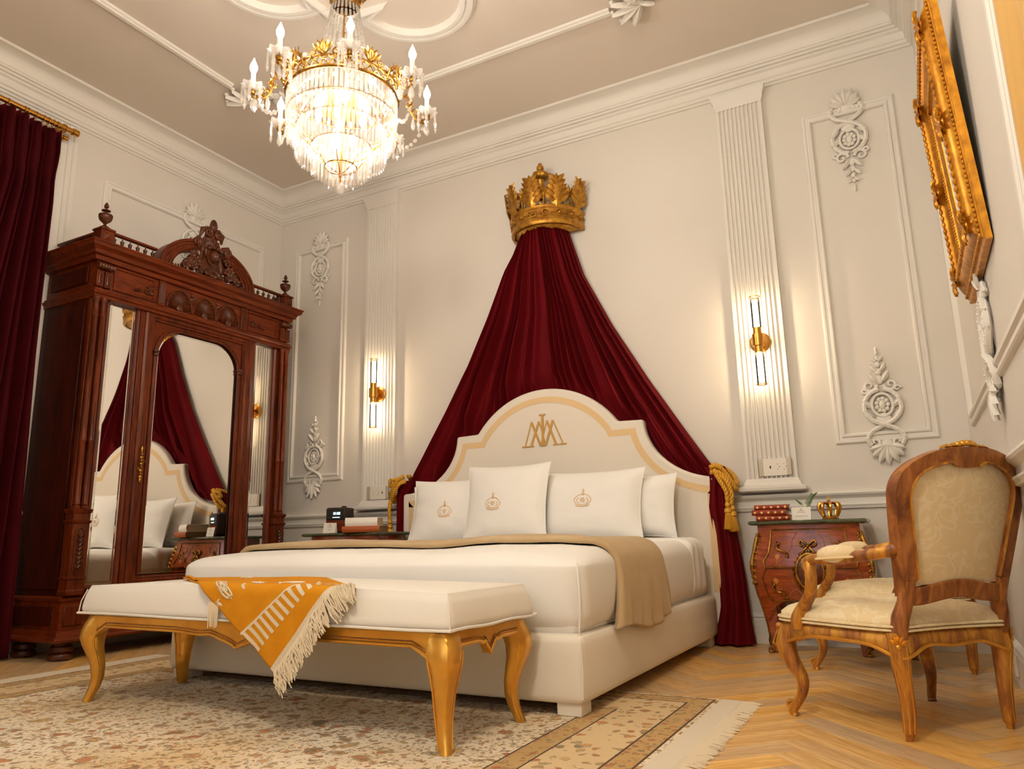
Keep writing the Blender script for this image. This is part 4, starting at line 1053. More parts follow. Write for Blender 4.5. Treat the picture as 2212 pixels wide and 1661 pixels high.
# gallery with spindles, posts, finials
def gallery_run(x0, x1, y):
    MB().box(x0, x1, y-0.016, y+0.016, 2.492, 2.508).build('gallery_rail', 'mahogany_flat', wd, bevel=0.004)
    n = max(2, int(abs(x1-x0)/0.052))
    for k in range(n): spindle(x0+(x1-x0)*(k+0.5)/n, y)
SPM = MB().lathe([(0.003, 0.0), (0.005, 0.01), (0.0035, 0.02), (0.008, 0.03), (0.012, 0.052), (0.013, 0.058), (0.005, 0.062), (0.003, 0.078), (0.005, 0.084)], 10).mesh('spindle', 40); SPM.materials.append(MATS['mahogany_carved'])
def spindle(x, y): put('spindle', SPM, wd, loc=(x, y, 2.410))
FM = MB().lathe([(0.012, 0.0), (0.040, 0.0), (0.040, 0.006), (0.024, 0.02), (0.010, 0.03), (0.008, 0.038), (0.016, 0.046), (0.034, 0.062), (0.040, 0.080), (0.041, 0.086), (0.037, 0.089), (0.041, 0.093), (0.040, 0.098), (0.016, 0.104), (0.007, 0.112), (0.007, 0.118), (0.026, 0.124), (0.026, 0.128), (0.009, 0.134), (0.007, 0.142), (0.014, 0.148), (0.013, 0.162), (0.006, 0.176), (0.001, 0.182)], 18).mesh('finial', 40); FM.materials.append(MATS['mahogany_carved'])
for s in (-1, 1):
    xp = s*0.765
    MB().box(xp-0.042, xp+0.042, -0.042, 0.042, 2.410, 2.495).build('gallery_post', 'mahogany', wd, bevel=0.004)
    MB().add([(xp-0.026, -0.043, 2.428), (xp+0.026, -0.043, 2.428), (xp+0.026, -0.043, 2.478), (xp-0.026, -0.043, 2.478), (xp, -0.056, 2.453)], [(0, 1, 4), (1, 2, 4), (2, 3, 4), (3, 0, 4)]).build('post_diamond', 'mahogany', wd, smooth=0)
    put('finial', FM, wd, loc=(xp, 0, 2.506))
    gallery_run(s*0.725, s*0.40, -0.005)
    MB().box(xp-0.016, xp+0.016, 0.04, DP-0.02, 2.492, 2.508).build('gallery_rail', 'mahogany_flat', wd, bevel=0.004)
    for k in range(8): spindle(xp, 0.065+0.045*k)
    MB().box(xp-0.048, xp+0.048, -0.048, 0.048, 2.494, 2.508).build('post_cap', 'mahogany', wd, bevel=0.004)
# crest: arched broken pediment with carved head
op = [(0.40, 2.405)]+[(0.40*cos(a), 2.405+0.265*sin(a)) for a in [PI*i/40 for i in range(1, 40)]]+[(-0.40, 2.405)]
ip = [(0.305, 2.405)]+[(0.305*cos(a), 2.405+0.195*sin(a)) for a in [PI*i/40 for i in range(1, 40)]]+[(-0.305, 2.405)]
for seg, nm in ((slice(0, 17), 'pediment_arch'), (slice(24, 41), 'pediment_arch')):
    MB().strip(op[seg], ip[seg], -0.05, 0.06, 'xz').build(nm, 'mahogany_flat', wd, bevel=0.010)
    for d, rr in ((0.06, 0.012), (0.42, 0.008), (0.75, 0.010)):
        MB().tube([((o[0]*(1-d)+i[0]*d), -0.05, (o[1]*(1-d)+i[1]*d)) for o, i in zip(op[seg], ip[seg])], rr, 8).build('arch_bead', 'mahogany', wd)
MB().poly([(x*1.01, 2.405+(z-2.405)*0.98) for x, z in ip], 0.0, 0.015, 'xz').build('tympanum', 'mahogany_carved', wd) if False else None
cv = MB()
ux, uz = (1, 0, 0), (0, 0, 1); Nn = (0, -1, 0)
for s in (-1, 1):
    cv.scroll((s*0.135, -0.06, 2.64), 0.032, 1.6, -PI/2, -s, 0.014, ux, uz, 8)           # scrolls where the arch breaks
    cv.tube([(s*0.135, -0.06, 2.672), (s*0.10, -0.05, 2.66), (s*0.07, -0.04, 2.60)], [0.018, 0.02, 0.022], 8)
    cv.scroll((s*0.045, -0.06, 2.742), 0.034, 1.6, PI/2, s, 0.013, ux, uz, 8)            # top volutes
    cv.tube([(s*0.045, -0.05, 2.775), (s*0.085, -0.045, 2.755), (s*0.092, -0.03, 2.70)], [0.014, 0.02, 0.008], 8)
    cv.tube(bez([(s*0.07, -0.03, 2.44), (s*0.10, -0.04, 2.50), (s*0.075, -0.04, 2.56), (s*0.07, -0.03, 2.64), (s*0.05, -0.03, 2.70)], 5), 0.020, 8, sx=0.6)
    cv.scroll((s*0.14, -0.05, 2.565), 0.030, 1.4, PI, -s, 0.011, ux, uz, 8)
    cv.scroll((s*0.095, -0.05, 2.44), 0.030, 1.5, PI/2, s, 0.011, ux, uz, 8)
    for k, (dx, dz, r) in enumerate(((0.16, 0.10, .032), (0.19, 0.06, .034), (0.15, 0.05, .030), (0.22, 0.035, .022), (0.13, 0.09, .024))):
        cv.ball((s*dx, -0.045, 2.41+dz), r, 10, 7)
        for j in range(5): q = j*1.26+k; cv.leaf((s*dx, -0.06, 2.41+dz), (s*dx+0.036*cos(q), -0.07, 2.41+dz+0.036*sin(q)), Nn, 0.013, 0.008, 0.008)
    for j in range(6): cv.leaf((s*(0.18+0.02*j), -0.02, 2.415), (s*(0.21+0.02*j), -0.05, 2.45-0.004*j), Nn, 0.012, 0.008, 0.006)
    cv.tube(bez([(s*0.03, -0.06, 2.47), (s*0.06, -0.07, 2.44), (s*0.03, -0.08, 2.425)], 4), 0.010, 6)
for j in range(9):
    a = PI*(0.1+0.8*j/8); cv.leaf((0.03*cos(a), -0.05, 2.625+0.02*sin(a)), (0.072*cos(a), -0.03, 2.63+0.085*sin(a)), Nn, 0.016, 0.012, 0.01)   # shell headdress
cv.ball((0, -0.03, 2.62), (0.06, 0.03, 0.07), 14, 8)
for j in range(7): cv.ball((0.052*cos(PI*j/6), -0.085+0.01*sin(PI*j/6), 2.618+0.016*sin(PI*j/6)), 0.014, 8, 6)
cv.ball((0, -0.02, 2.50), (0.12, 0.03, 0.10), 14, 8); cv.ball((0, -0.03, 2.70), (0.055, 0.03, 0.09), 12, 8)
for j in range(9):
    a = PI*(0.12+0.76*j/8); cv.leaf((0.008*cos(a), -0.04, 2.775), (0.036*cos(a), -0.05, 2.785+0.065*sin(a)), Nn, 0.012, 0.010, 0.006)   # crowning palmette
cv.ball((0, -0.05, 2.79), (0.03, 0.025, 0.035), 10, 7)
for j in range(5): cv.leaf((0, -0.05, 2.45), (0.07*sin((j-2)*0.6), -0.07, 2.415), Nn, 0.016, 0.010, 0.012)
cv.build('crest_carving', 'mahogany_carved', wd, smooth=60)
# the carved face
fc = MB(); rings = []
for k in range(13):
    v = k/12; z = 2.515+0.105*v; a = v*PI
    rx = 0.040*max(0.08, sin(a)**0.5)*(0.80+0.2*v); ry = 0.052*max(0.06, sin(a)**0.55)
    rg = []
    for i in range(24):
        t = 2*PI*i/24; fr = max(0, -sin(t))
        y = -0.062+ry*sin(t); x = rx*cos(t)
        if fr > 0:
            cx = cos(t)
            nose = 0.014*math.exp(-(cx/0.16)**2)*math.exp(-((v-0.47)/0.10)**2)*(1.0 if v < 0.5 else 0.8)
            brow = 0.005*math.exp(-((v-0.64)/0.05)**2); eye = -0.007*math.exp(-((abs(cx)-0.42)/0.16)**2)*math.exp(-((v-0.56)/0.05)**2)
            lips = 0.006*math.exp(-(cx/0.24)**2)*(math.exp(-((v-0.31)/0.025)**2)+math.exp(-((v-0.26)/0.025)**2)); chin = 0.007*math.exp(-(cx/0.3)**2)*math.exp(-((v-0.12)/0.07)**2)
            y -= (nose+brow+eye+lips+chin)*fr
        rg.append((x, y, z))
    rings.append(rg)
fc.loops(rings).build('carved_face', 'mahogany_carved', wd, smooth=70)
MB().tube(bez([(-0.045, -0.06, 2.60), (-0.042, -0.075, 2.53), (0, -0.085, 2.495), (0.042, -0.075, 2.53), (0.045, -0.06, 2.60)], 6), 0.007, 6).build('chin_veil', 'mahogany_carved', wd)

# ================================================================== curtain rod and dark red curtain by the left window
rod = thing('curtain_rod', 'brass curtain rod with rings along the left window', 'curtain rod', (-4.52, 2.50, 3.235))
MB().tube([(0, -2.6, 0), (0, 0.035, 0)], 0.017, 14).build('rod', 'brass', rod)
MB().tube([(-0.065, -2.6, -0.03), (-0.065, 0.005, -0.03)], 0.010, 10).build('back_rod', 'brass', rod)
MB().lathe([(0.017, 0.0), (0.024, 0.002), (0.024, 0.035), (0.020, 0.04), (0.0, 0.041)], 18, (0, 0.03, 0), axis='y').move(Matrix.Translation((0, 0.06, 0)) @ Matrix.Scale(-1, 4, (0, 1, 0)) @ Matrix.Translation((0, 0, 0))).build('end_cap', 'brass', rod) if False else MB().tube([(0, 0.02, 0), (0, 0.024, 0), (0, 0.058, 0), (0, 0.062, 0)], [0.018, 0.024, 0.024, 0.020], 18).build('end_cap', 'brass', rod)
MB().tube([(-0.065, 0.0, -0.03), (-0.065, 0.002, -0.03), (-0.065, 0.03, -0.03)], [0.011, 0.017, 0.017], 14).build('end_cap', 'brass', rod)
MB().box(-0.124, 0.0, -0.035, -0.012, -0.02, 0.03).build('bracket', 'brass', rod, bevel=0.004)
RG = MB().tube([(0.022*cos(a), 0, 0.022*sin(a)) for a in [2*PI*i/18 for i in range(18)]], 0.0025, 6, closed=True).mesh('ring', 60); RG.materials.append(MATS['brass'])
for y in (-0.02, -0.075, -0.10, -0.13, -0.16, -0.205, -0.255, -0.275, -0.37): put('ring', RG, rod, loc=(0, y, -0.004))
cur = thing('curtain', 'dark red velvet curtain hanging beside the wardrobe at the left edge', 'curtain', (-4.52, 2.292, 0.0))
def cur_pt(i, j):
    z = 3.205-3.19*j
    w0 = interp([(0, -0.22), (0.12, -0.20), (0.35, -0.34), (1.0, -0.62)], j); w1 = interp([(0, 0.160), (0.06, 0.170), (0.12, 0.150), (0.4, 0.150), (1.0, 0.160)], j)
    y = w0+(w1-w0)*i
    ph = i*9*2*PI+0.6*sin(j*3+i*5); k = min(1, 0.35+j*4) if j > 0.07 else 0.55
    pin = 1-0.45*math.exp(-((j-0.085)/0.03)**2)
    f = (0.5+0.5*cos(ph))**0.7
    x = -0.02+0.085*(f-0.4)*k*pin+0.02*sin(i*6+j*2)
    return (x, y+0.012*sin(ph*0.5+j*4), z)
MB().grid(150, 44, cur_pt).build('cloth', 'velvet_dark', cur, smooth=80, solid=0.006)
mb = MB()
for y in (-0.02, -0.075, -0.10, -0.13, -0.16, -0.205, -0.255, -0.275): mb.box(-0.003, 0.003, 0.2+y-0.002, 0.2+y+0.002, 3.19, 3.212)
mb.build('hook_tape', 'brass', cur)
# ================================================================== bombé commodes (local: x across, y=0 at the back, front towards -y)
WT = [(0.0, 0.232), (0.06, 0.228), (0.14, 0.236), (0.22, 0.252), (0.30, 0.272), (0.38, 0.284), (0.44, 0.284), (0.50, 0.272), (0.56, 0.254), (0.60, 0.246), (0.64, 0.246)]
DT = [(0.0, 0.300), (0.06, 0.298), (0.14, 0.302), (0.22, 0.312), (0.30, 0.328), (0.38, 0.340), (0.44, 0.340), (0.50, 0.330), (0.56, 0.318), (0.60, 0.312), (0.64, 0.312)]
def sm(tab, z):
    return (interp(tab, z-0.02)+2*interp(tab, z)+interp(tab, z+0.02))/4
def commode(label, xc, kx=1.0, yb=4.43):
    t = thing('nightstand', label, 'nightstand', (xc, yb, 0), group='bombé nightstands beside the bed')
    ZB, ZT = 0.225, 0.640
    def bottom(u):       # apron line
        a = abs(u); return 0.232-0.10*max(0, a-0.72)/0.28+0.035*sin(min(1, a/0.72)*PI)-0.02*math.exp(-(a/0.13)**2)
    def front(u, z, off=0.0):
        w = sm(WT, z)*kx; d = sm(DT, z)
        x = u*w; y = -(d-0.018*abs(u)**3-0.012*(1-math.cos(u*PI))*0.5*0)-off-0.012*(1-u*u)
        return (x, y, z)
    fb = MB().grid(28, 18, lambda i, j: front(2*i-1, bottom(2*i-1)+(ZT-bottom(2*i-1))*j))
    for s in (-1, 1):
        def side(i, j, s=s):
            y = -0.30*0-(i)*1.0; z0 = 0.20-0.07*max(0, abs(2*i-1)-0.7)/0.3; z = z0+(ZT-z0)*j
            d = sm(DT, z)-0.018; w = sm(WT, z)*kx
            return (s*(w-0.0+0.010*sin(i*PI)), -d*i, z)
        fb.grid(12, 18, side)
    fb.box(-0.22*kx, 0.22*kx, -0.28, -0.002, 0.26, 0.635)
    fb.build('body', 'commode_wood', t, smooth=50)
    for sx in (-1, 1):
        for fr in (0, 1):
            rings = []
            for z in (0.0, 0.02, 0.06, 0.10, 0.14, 0.18, 0.215, 0.25):
                w = sm(WT, z)*kx*1.0; d = (sm(DT, z)-0.016) if fr else 0.012+0.03
                th = 0.018+0.020*(z/0.25)**1.6
                x = sx*w; y = -d
                yy = (y, y+2*th) if fr else (y+0.03, y+0.03-2*th)
                xs = (x, x-sx*2*th)
                if z == 0.0: x += sx*0.004
                rings.append([(xs[0], yy[0], z), (xs[1], yy[0], z), (xs[1], yy[1], z), (xs[0], yy[1], z)])
            MB().loops(rings).build('leg', 'commode_wood', t, bevel=0.005)
    # marble top
    def top_out(e):
        P = []
        for i in range(41):
            u = -1+2*i/40; P.append((u*(0.282+e)*kx if kx == 1 else u*(0.282*kx+e), -(0.345+e+0.016*cos(u*PI*1.5)*(1-0.2*abs(u)))))
        return P+[(0.282*kx+e, 0.0), (-(0.282*kx+e), 0.0)]
    mb = MB(); mb.loops([[(x, y, z) for x, y in top_out(e)] for e, z in ((-0.012, 0.640), (0.0, 0.645), (0.003, 0.652), (0.0, 0.658), (-0.006, 0.662))])
    mb.build('marble_top', 'marble_green', t, smooth=30)['label'] = 'dark green marble top'
    # drawer line, gilt borders
    OFF = 0.004
    def line(pts, r, nm, mat, n=5): MB().tube([front(u, z, OFF) for u, z in pts], r, n).build(nm, mat, t)
    def seg(a, b, n=10): return [(a[0]+(b[0]-a[0])*i/n, a[1]+(b[1]-a[1])*i/n) for i in range(n+1)]
    up = [(-0.72, 0.615), (0.72, 0.615), (0.72, 0.50), (0.80, 0.455), (0.76, 0.425), (-0.76, 0.425), (-0.80, 0.455), (-0.72, 0.50), (-0.72, 0.615)]
    lo = [(-0.76, 0.418), (-0.84, 0.37), (-0.80, 0.28), (-0.72, 0.255), (-0.4, 0.268), (-0.22, 0.245), (0, 0.235), (0.22, 0.245), (0.4, 0.268), (0.72, 0.255), (0.80, 0.28), (0.84, 0.37), (0.76, 0.418)]
    for P, nm in ((up, 'upper_drawer_border'), (lo, 'lower_drawer_border')):
        L = []
        for a, b in zip(P, P[1:]): L += seg(a, b, 8)[:-1]
        L.append(P[-1]); line(L, 0.0036, nm, 'ormolu')
    MB().tube([front(-0.76+1.52*i/24, 0.4215, OFF-0.003) for i in range(25)], 0.0022, 4).build('drawer_gap', 'dark_slot', t)
    # oval medallion
    ov = [(0.215/kx*cos(a), 0.405+0.085*sin(a)) for a in [2*PI*i/40 for i in range(40)]]
    n = len(ov); mb = MB(); rings = []
    for k, o in ((1.0, 0.003), (0.7, 0.0045), (0.35, 0.005), (0.02, 0.005)): rings.append([front(u*k, 0.405+(z-0.405)*k, o) for u, z in ov])
    mb.loops(rings).build('medallion', 'oval_wood', t, smooth=60)
    mb = MB(); mb.tube([front(u*1.07, 0.405+(z-0.405)*1.07, 0.006) for u, z in ov], 0.0055, 6, closed=True); mb.tube([front(u*1.0, z, 0.006) for u, z in ov], 0.003, 5, closed=True)
    mb.build('medallion_ring', 'ormolu', t)
    mb = MB()
    for i in range(26):
        a = 2*PI*i/26; p = Vector(front(0.255/kx*cos(a), 0.405+0.102*sin(a), 0.006)); q = Vector(front(0.285/kx*cos(a+0.16), 0.405+0.116*sin(a+0.16), 0.008))
        if a < PI: mb.ball(p, (0.008 if i % 2 else 0.006, 0.006, 0.008 if i % 2 else 0.006), 7, 5)
        else:
            mb.leaf(p, q, (0, -1, 0), 0.007, 0.006); mb.leaf(p, Vector(front(0.285/kx*cos(a-0.16), 0.405+0.116*sin(a-0.16), 0.008)), (0, -1, 0), 0.007, 0.006)
    for s in (-1, 1):                                    # bow on top
        mb.tube(bez([front(0, 0.532, 0.008), front(s*0.06/kx, 0.548, 0.012), front(s*0.13/kx, 0.560, 0.012), front(s*0.15/kx, 0.540, 0.010), front(s*0.07/kx, 0.530, 0.010), front(0, 0.528, 0.008)], 5), 0.0055, 6)
        mb.tube(bez([front(0, 0.53, 0.008), front(s*0.06/kx, 0.515, 0.010), front(s*0.12/kx, 0.498, 0.008), front(s*0.17/kx, 0.488, 0.008)], 4), 0.0045, 6)
    mb.ball(front(0, 0.532, 0.012), 0.010, 8, 6); mb.build('laurel_wreath', 'ormolu', t, smooth=60)
    for s in (-1, 1):
        for z0, sgn in ((0.515, 1), (0.31, -1)):        # handles
            c = s*(0.47 if sgn > 0 else 0.56); mb = MB()
            mb.tube(bez([front(c+s*0.08, z0+0.030, 0.006), front(c+s*0.11, z0+0.018, 0.014), front(c+s*0.07, z0+0.0, 0.022), front(c-s*0.02, z0-0.008, 0.022), front(c-s*0.09, z0-0.018, 0.012), front(c-s*0.10, z0-0.034, 0.006)], 5), [0.0035+0.0025*sin(PI*i/25) for i in range(26)], 6)
            mb.ball(front(c+s*0.08, z0+0.03, 0.006), 0.008, 8, 5); mb.ball(front(c-s*0.10, z0-0.034, 0.006), 0.008, 8, 5); mb.leaf(front(c+s*0.07, z0+0.02, 0.01), front(c+s*0.12, z0+0.045, 0.01), (0, -1, 0), 0.006, 0.005)
            mb.build('handle', 'ormolu', t, smooth=60)
        # marquetry lines and tulips
        mb = MB(); O2 = 0.0012
        def inl(pts, w=0.0022):
            mb.tube([front(u, z, O2) for u, z in pts], w, 4)
        inl(seg((s*0.64, 0.585), (s*0.42, 0.585), 4)+seg((s*0.42, 0.585), (s*0.42, 0.545), 3)+seg((s*0.42, 0.545), (s*0.58, 0.545), 3)+seg((s*0.58, 0.545), (s*0.58, 0.50), 3))
        inl(seg((s*0.50, 0.60), (s*0.20, 0.60), 4)+seg((s*0.20, 0.60), (s*0.30, 0.56), 3)+seg((s*0.30, 0.56), (s*0.30, 0.53), 3)+seg((s*0.30, 0.53), (s*0.50, 0.445), 5))
        inl(seg((s*0.64, 0.585), (s*0.64, 0.50), 3))
        mb.build('inlay_lines', 'inlay_line', t)
        mb = MB()
        for cu, cz in ((s*0.55, 0.465), (s*0.60, 0.345)):
            for a in (-35, 0, 35):
                q = math.radians(a); mb.leaf(front(cu, cz, 0.0), front(cu+0.06*sin(q), cz+0.032*cos(q), 0.001), (0, -1, 0), 0.007, 0.0015)
            mb.tube([front(cu, cz, 0.0), front(cu+s*0.02, cz-0.03, 0.0)], 0.002, 4); mb.scroll(front(cu-s*0.03, cz-0.02, 0.001), 0.013, 1, 0, s, 0.0018, (1, 0, 0), (0, 0, 1))
        inl_pts = [(s*(0.55-0.40*i/14), 0.300-0.02*sin(i*0.5)) for i in range(15)]
        mb.tube([front(u, z, O2) for u, z in inl_pts], 0.0018, 4)
        mb.build('tulip_inlay', 'inlay_light', t)
        # corner mounts, leg edging, sabots
        mb = MB()
        pts = [front(s*1.0, z, 0.004) for z in [0.60-0.03*i for i in range(20)]]
        pts = [Vector((p[0]+s*0.002, p[1]+0.004, p[2])) for p in pts]
        mb.tube(pts, [0.007+0.006*abs(sin(i*0.9)) if i < 8 else 0.0045 for i in range(20)], 6)
        for i in range(9):
            p = pts[i//1]; q = Vector((0.5*s*-1, -1, 0)).normalized()
            for g in (-1, 1): mb.leaf(p, p+Vector((-s*0.012+g*0.012, -0.006, -0.022)), (s*0.3, -1, 0), 0.007, 0.006, 0.004)
        mb.scroll(pts[1]+Vector((-s*0.012, -0.004, 0.0)), 0.014, 1.3, 0, s, 0.005, (1, 0, 0), (0, 0, 1)); mb.scroll(pts[5]+Vector((-s*0.010, -0.004, 0.0)), 0.012, 1.3, 2, -s, 0.004, (1, 0, 0), (0, 0, 1))
        f = Vector(front(s*1.0, 0.03, 0.004)); mb.scroll(f+Vector((0, -0.003, -0.01)), 0.016, 1.3, PI/2, s, 0.007, (1, 0, 0), (0, 0, 1)); mb.leaf(f, f+Vector((0, -0.002, 0.06)), (0, -1, 0), 0.010, 0.006); mb.ball(f+Vector((0, -0.004, -0.022)), (0.016, 0.010, 0.008), 8, 5)
        mb.build('corner_mount', 'ormolu', t, smooth=60)
    mb = MB(); O3 = 0.0062                     # urn and scrolls inlaid in the oval
    for s in (-1, 1):
        mb.scroll(front(s*0.08/kx, 0.42, O3), 0.014, 1.3, 0, s, 0.0013, (1, 0, 0), (0, 0, 1), 4); mb.tube([front(s*(0.05+0.05*sin(i*0.5))/kx, 0.405-0.006*i, O3) for i in range(9)], 0.0013, 4)
        mb.leaf(front(s*0.10/kx, 0.455, O3-0.001), front(s*0.13/kx, 0.470, O3-0.001), (0, -1, 0), 0.005, 0.0012)
    mb.tube([front(0.06/kx*cos(a), 0.385-0.02*abs(sin(a)), O3) for a in [PI*i/10 for i in range(11)]], 0.0013, 4)
    mb.build('urn_inlay', 'inlay_line', t)
    return t
commode('bombé nightstand with gilt mounts and green marble top, right of the bed', -0.498)
commode('bombé nightstand with marble top half hidden behind the bed on the left', -3.455, 1.20, 4.31)
NTZ = 0.6625

# ------------------------------------------------------------------ things on the right nightstand
def book(name, label, loc, rz, w, d, h, cover, pages, spine_gilt=False, group=None):
    t = thing(name, label, 'book', loc, rz, group=group); c = 0.003
    # spine towards -y, covers above and below, rounded spine
    mb = MB().box(-w/2, w/2, -d/2+0.004, d/2, 0, c).box(-w/2, w/2, -d/2+0.004, d/2, h-c, h)
    mb.grid(8, 8, lambda i, j: (-w/2+w*i, -d/2+0.004-0.008*sin(PI*j), h*j)); mb.build('cover', cover, t, bevel=0.001)
    MB().box(-w/2+0.004, w/2-0.004, -d/2+0.004, d/2-0.005, c, h-c).build('pages', pages, t)
    if spine_gilt:
        mb = MB()
        for k in range(5):
            x = -w/2+w*(k+0.5)/5; mb.poly([(x-0.007, h/2), (x, h/2-0.007), (x+0.007, h/2), (x, h/2+0.007)], -d/2-0.0048, -d/2-0.0038, 'xz')
        mb.build('gilt_tooling', 'leather_gilt', t, smooth=0)
        mb = MB()
        for k in range(6):
            x = -w/2+0.004+(w-0.008)*k/5; mb.tube([(x, -d/2+0.0045-0.0085*sin(PI*j/6), h*j/6) for j in range(7)], 0.0016, 4)
        mb.build('spine_bands', cover, t)
    return t
g = 'leather books on the right nightstand'
book('leather_book', 'red-brown leather book with gilt spine, bottom of the stack of three', (-0.658, 4.16, NTZ), 0.04, 0.170, 0.125, 0.028, 'leather', 'book_paper', True, g)
book('leather_book', 'red-brown leather book with gilt spine, middle of the stack of three', (-0.672, 4.155, NTZ+0.0285), -0.03, 0.172, 0.125, 0.028, 'leather', 'book_paper', True, g)
book('leather_book', 'red-brown leather book with gilt spine, top of the stack of three', (-0.664, 4.165, NTZ+0.057), 0.06, 0.172, 0.125, 0.025, 'leather', 'book_paper', True, g)
def card(name, label, loc, rz, w, h, lines):
    t = thing(name, label, 'card', loc, rz)
    MB().box(-w/2, w/2, -0.0008, 0.0008, 0, h).move(Matrix.Rotation(-0.16, 4, 'X')).build('front_leaf', 'paper', t)
    MB().box(-w/2, w/2, -0.0008, 0.0008, 0, h).move(Matrix.Translation((0, 0.33*h, 0)) @ Matrix.Rotation(0.16, 4, 'X')).build('back_leaf', 'paper', t)
    mb = MB()
    for z, wd_, th in lines: mb.box(-wd_/2, wd_/2, -0.0014, -0.0009, z-th, z+th)
    mb.tube([(0.005*cos(a), -0.0012, h*0.82+0.005*sin(a)) for a in [2*PI*i/8 for i in range(8)]], 0.0008, 4, closed=True)
    mb.move(Matrix.Rotation(-0.16, 4, 'X')).build('print', 'ink', t)
card('greeting_card', 'small white folded card leaning before the red books', (-0.517, 4.115, NTZ), 0.0, 0.094, 0.066, [(0.046, 0.034, 0.0008), (0.038, 0.044, 0.0008), (0.022, 0.058, 0.0004), (0.018, 0.064, 0.0004)])
card('greeting_card', 'small white folded card in front of the clock radio', (-3.565, 3.985, NTZ), 0.15, 0.10, 0.07, [(0.052, 0.03, 0.0008), (0.042, 0.04, 0.0008), (0.026, 0.03, 0.0005), (0.02, 0.03, 0.0005)])
sp = thing('herb_sprig', 'small green sprig with white blossom behind the white card', 'sprig', (-0.505, 4.20, NTZ))
MB().lathe([(0.012, 0), (0.016, 0.004), (0.014, 0.03), (0.009, 0.05), (0.011, 0.058), (0.009, 0.058), (0.006, 0.048)], 12).build('bud_vase', 'clear_glass', sp)
mb = MB(); st = bez([(0, 0, 0.01), (0.005, 0, 0.06), (0.02, -0.003, 0.095), (0.045, -0.005, 0.128)], 5); mb.tube(st, 0.0013, 5); mb.tube(bez([(0, 0, 0.05), (-0.015, 0, 0.085), (-0.03, 0, 0.10)], 4), 0.0012, 5)
mb.build('stem', 'leaf_green', sp); mb = MB()
for i, p in enumerate(st[4:]):
    for s in (-1, 1): mb.leaf(p, p+Vector((s*0.018+0.008, s*0.004, 0.014)), (0, -1, 0), 0.0022, 0.001)
for k in range(5): mb.leaf((-0.012-0.004*k, 0, 0.08+0.004*k), (-0.03-0.005*k, 0, 0.085+0.007*k), (0, -1, 0), 0.0025, 0.001)
mb.build('leaves', 'leaf_green', sp); mb = MB()
for k in range(6): a = k*1.05; mb.leaf((0.0, -0.004, 0.072), (0.012*cos(a), -0.006, 0.076+0.012*sin(a)), (0, -1, 0), 0.004, 0.002)
mb.build('blossom', 'flower_white', sp)
mc = thing('crown_figurine', 'small brass crown standing on the right nightstand', 'figurine', (-0.385, 4.17, NTZ))
MB().lathe([(0.036, 0), (0.040, 0.0), (0.041, 0.004), (0.037, 0.008), (0.037, 0.014), (0.040, 0.017), (0.036, 0.018), (0.035, 0.002)], 24, cap=False).build('base_ring', 'brass', mc)
for k in range(8):
    a = 2*PI*k/8+0.2; P = bez([(0.037, 0.014), (0.046, 0.040), (0.052, 0.062), (0.044, 0.080), (0.026, 0.084), (0.010, 0.078), (0.004, 0.074)] and [(0.037*cos(a), 0.037*sin(a), 0.014), (0.047*cos(a), 0.047*sin(a), 0.040), (0.052*cos(a), 0.052*sin(a), 0.062), (0.044*cos(a), 0.044*sin(a), 0.079), (0.026*cos(a), 0.026*sin(a), 0.083), (0.008*cos(a), 0.008*sin(a), 0.076)], 5)
    MB().tube(P, [0.004+0.004*sin(PI*i/(len(P)-1)) for i in range(len(P))], 6, sx=1.0, up=None).build('band', 'brass', mc)
MB().lathe([(0.004, 0.07), (0.010, 0.076), (0.005, 0.082), (0.009, 0.088), (0.010, 0.094), (0.004, 0.10), (0.003, 0.104)], 12).box(-0.002, 0.002, -0.002, 0.002, 0.10, 0.118).box(-0.007, 0.007, -0.002, 0.002, 0.108, 0.112).build('orb_and_cross', 'brass', mc)

# ------------------------------------------------------------------ things on the left nightstand
cr = thing('clock_radio', 'black clock radio with lit digits on the left nightstand', 'clock radio', (-3.565, 4.085, NTZ), 0.30)
roundbox(MB(), (-0.075, -0.06, 0.0), (0.075, 0.09, 0.175), 0.014, 4).build('case', 'dark_fabric', cr, smooth=60)
MB().box(-0.066, 0.066, -0.064, -0.058, 0.092, 0.165).build('screen', 'black_plastic', cr, bevel=0.003)
MB().box(-0.066, 0.066, -0.063, -0.058, 0.01, 0.086).build('speaker_grille', 'mahogany_flat', cr, bevel=0.002)
MB().lathe([(0.018, 0.173), (0.018, 0.184), (0.014, 0.187)], 16, (0.03, 0.01, 0)).build('dial', 'black_plastic', cr)
SEGS = {'0': 'abcdef', '1': 'bc', '2': 'abged', '3': 'abgcd', '5': 'afgcd', '8': 'abcdefg', '6': 'afgecd'}
def digit(mb, ch, x, z, w, h):
    t = 0.0012
    S = {'a': (0, w, h, h), 'd': (0, w, 0, 0), 'g': (0, w, h/2, h/2), 'b': (w, w, h/2, h), 'c': (w, w, 0, h/2), 'f': (0, 0, h/2, h), 'e': (0, 0, 0, h/2)}
    for s in SEGS[ch]:
        a, b, c, d = S[s]; mb.box(x+a-t, x+b+t, -0.0658, -0.0645, z+c-t, z+d+t)
mb = MB()
for i, ch in enumerate('1028'): digit(mb, ch, -0.022+0.014*i+(0.005 if i > 1 else 0), 0.126, 0.008, 0.015)
mb.box(0.0045, 0.0065, -0.0658, -0.0645, 0.129, 0.131).box(0.0045, 0.0065, -0.0658, -0.0645, 0.136, 0.138)
for i in range(6): mb.box(-0.02+0.009*i, -0.014+0.009*i, -0.0658, -0.0645, 0.104, 0.109)
mb.build('digits', 'display_glow', cr, smooth=0)
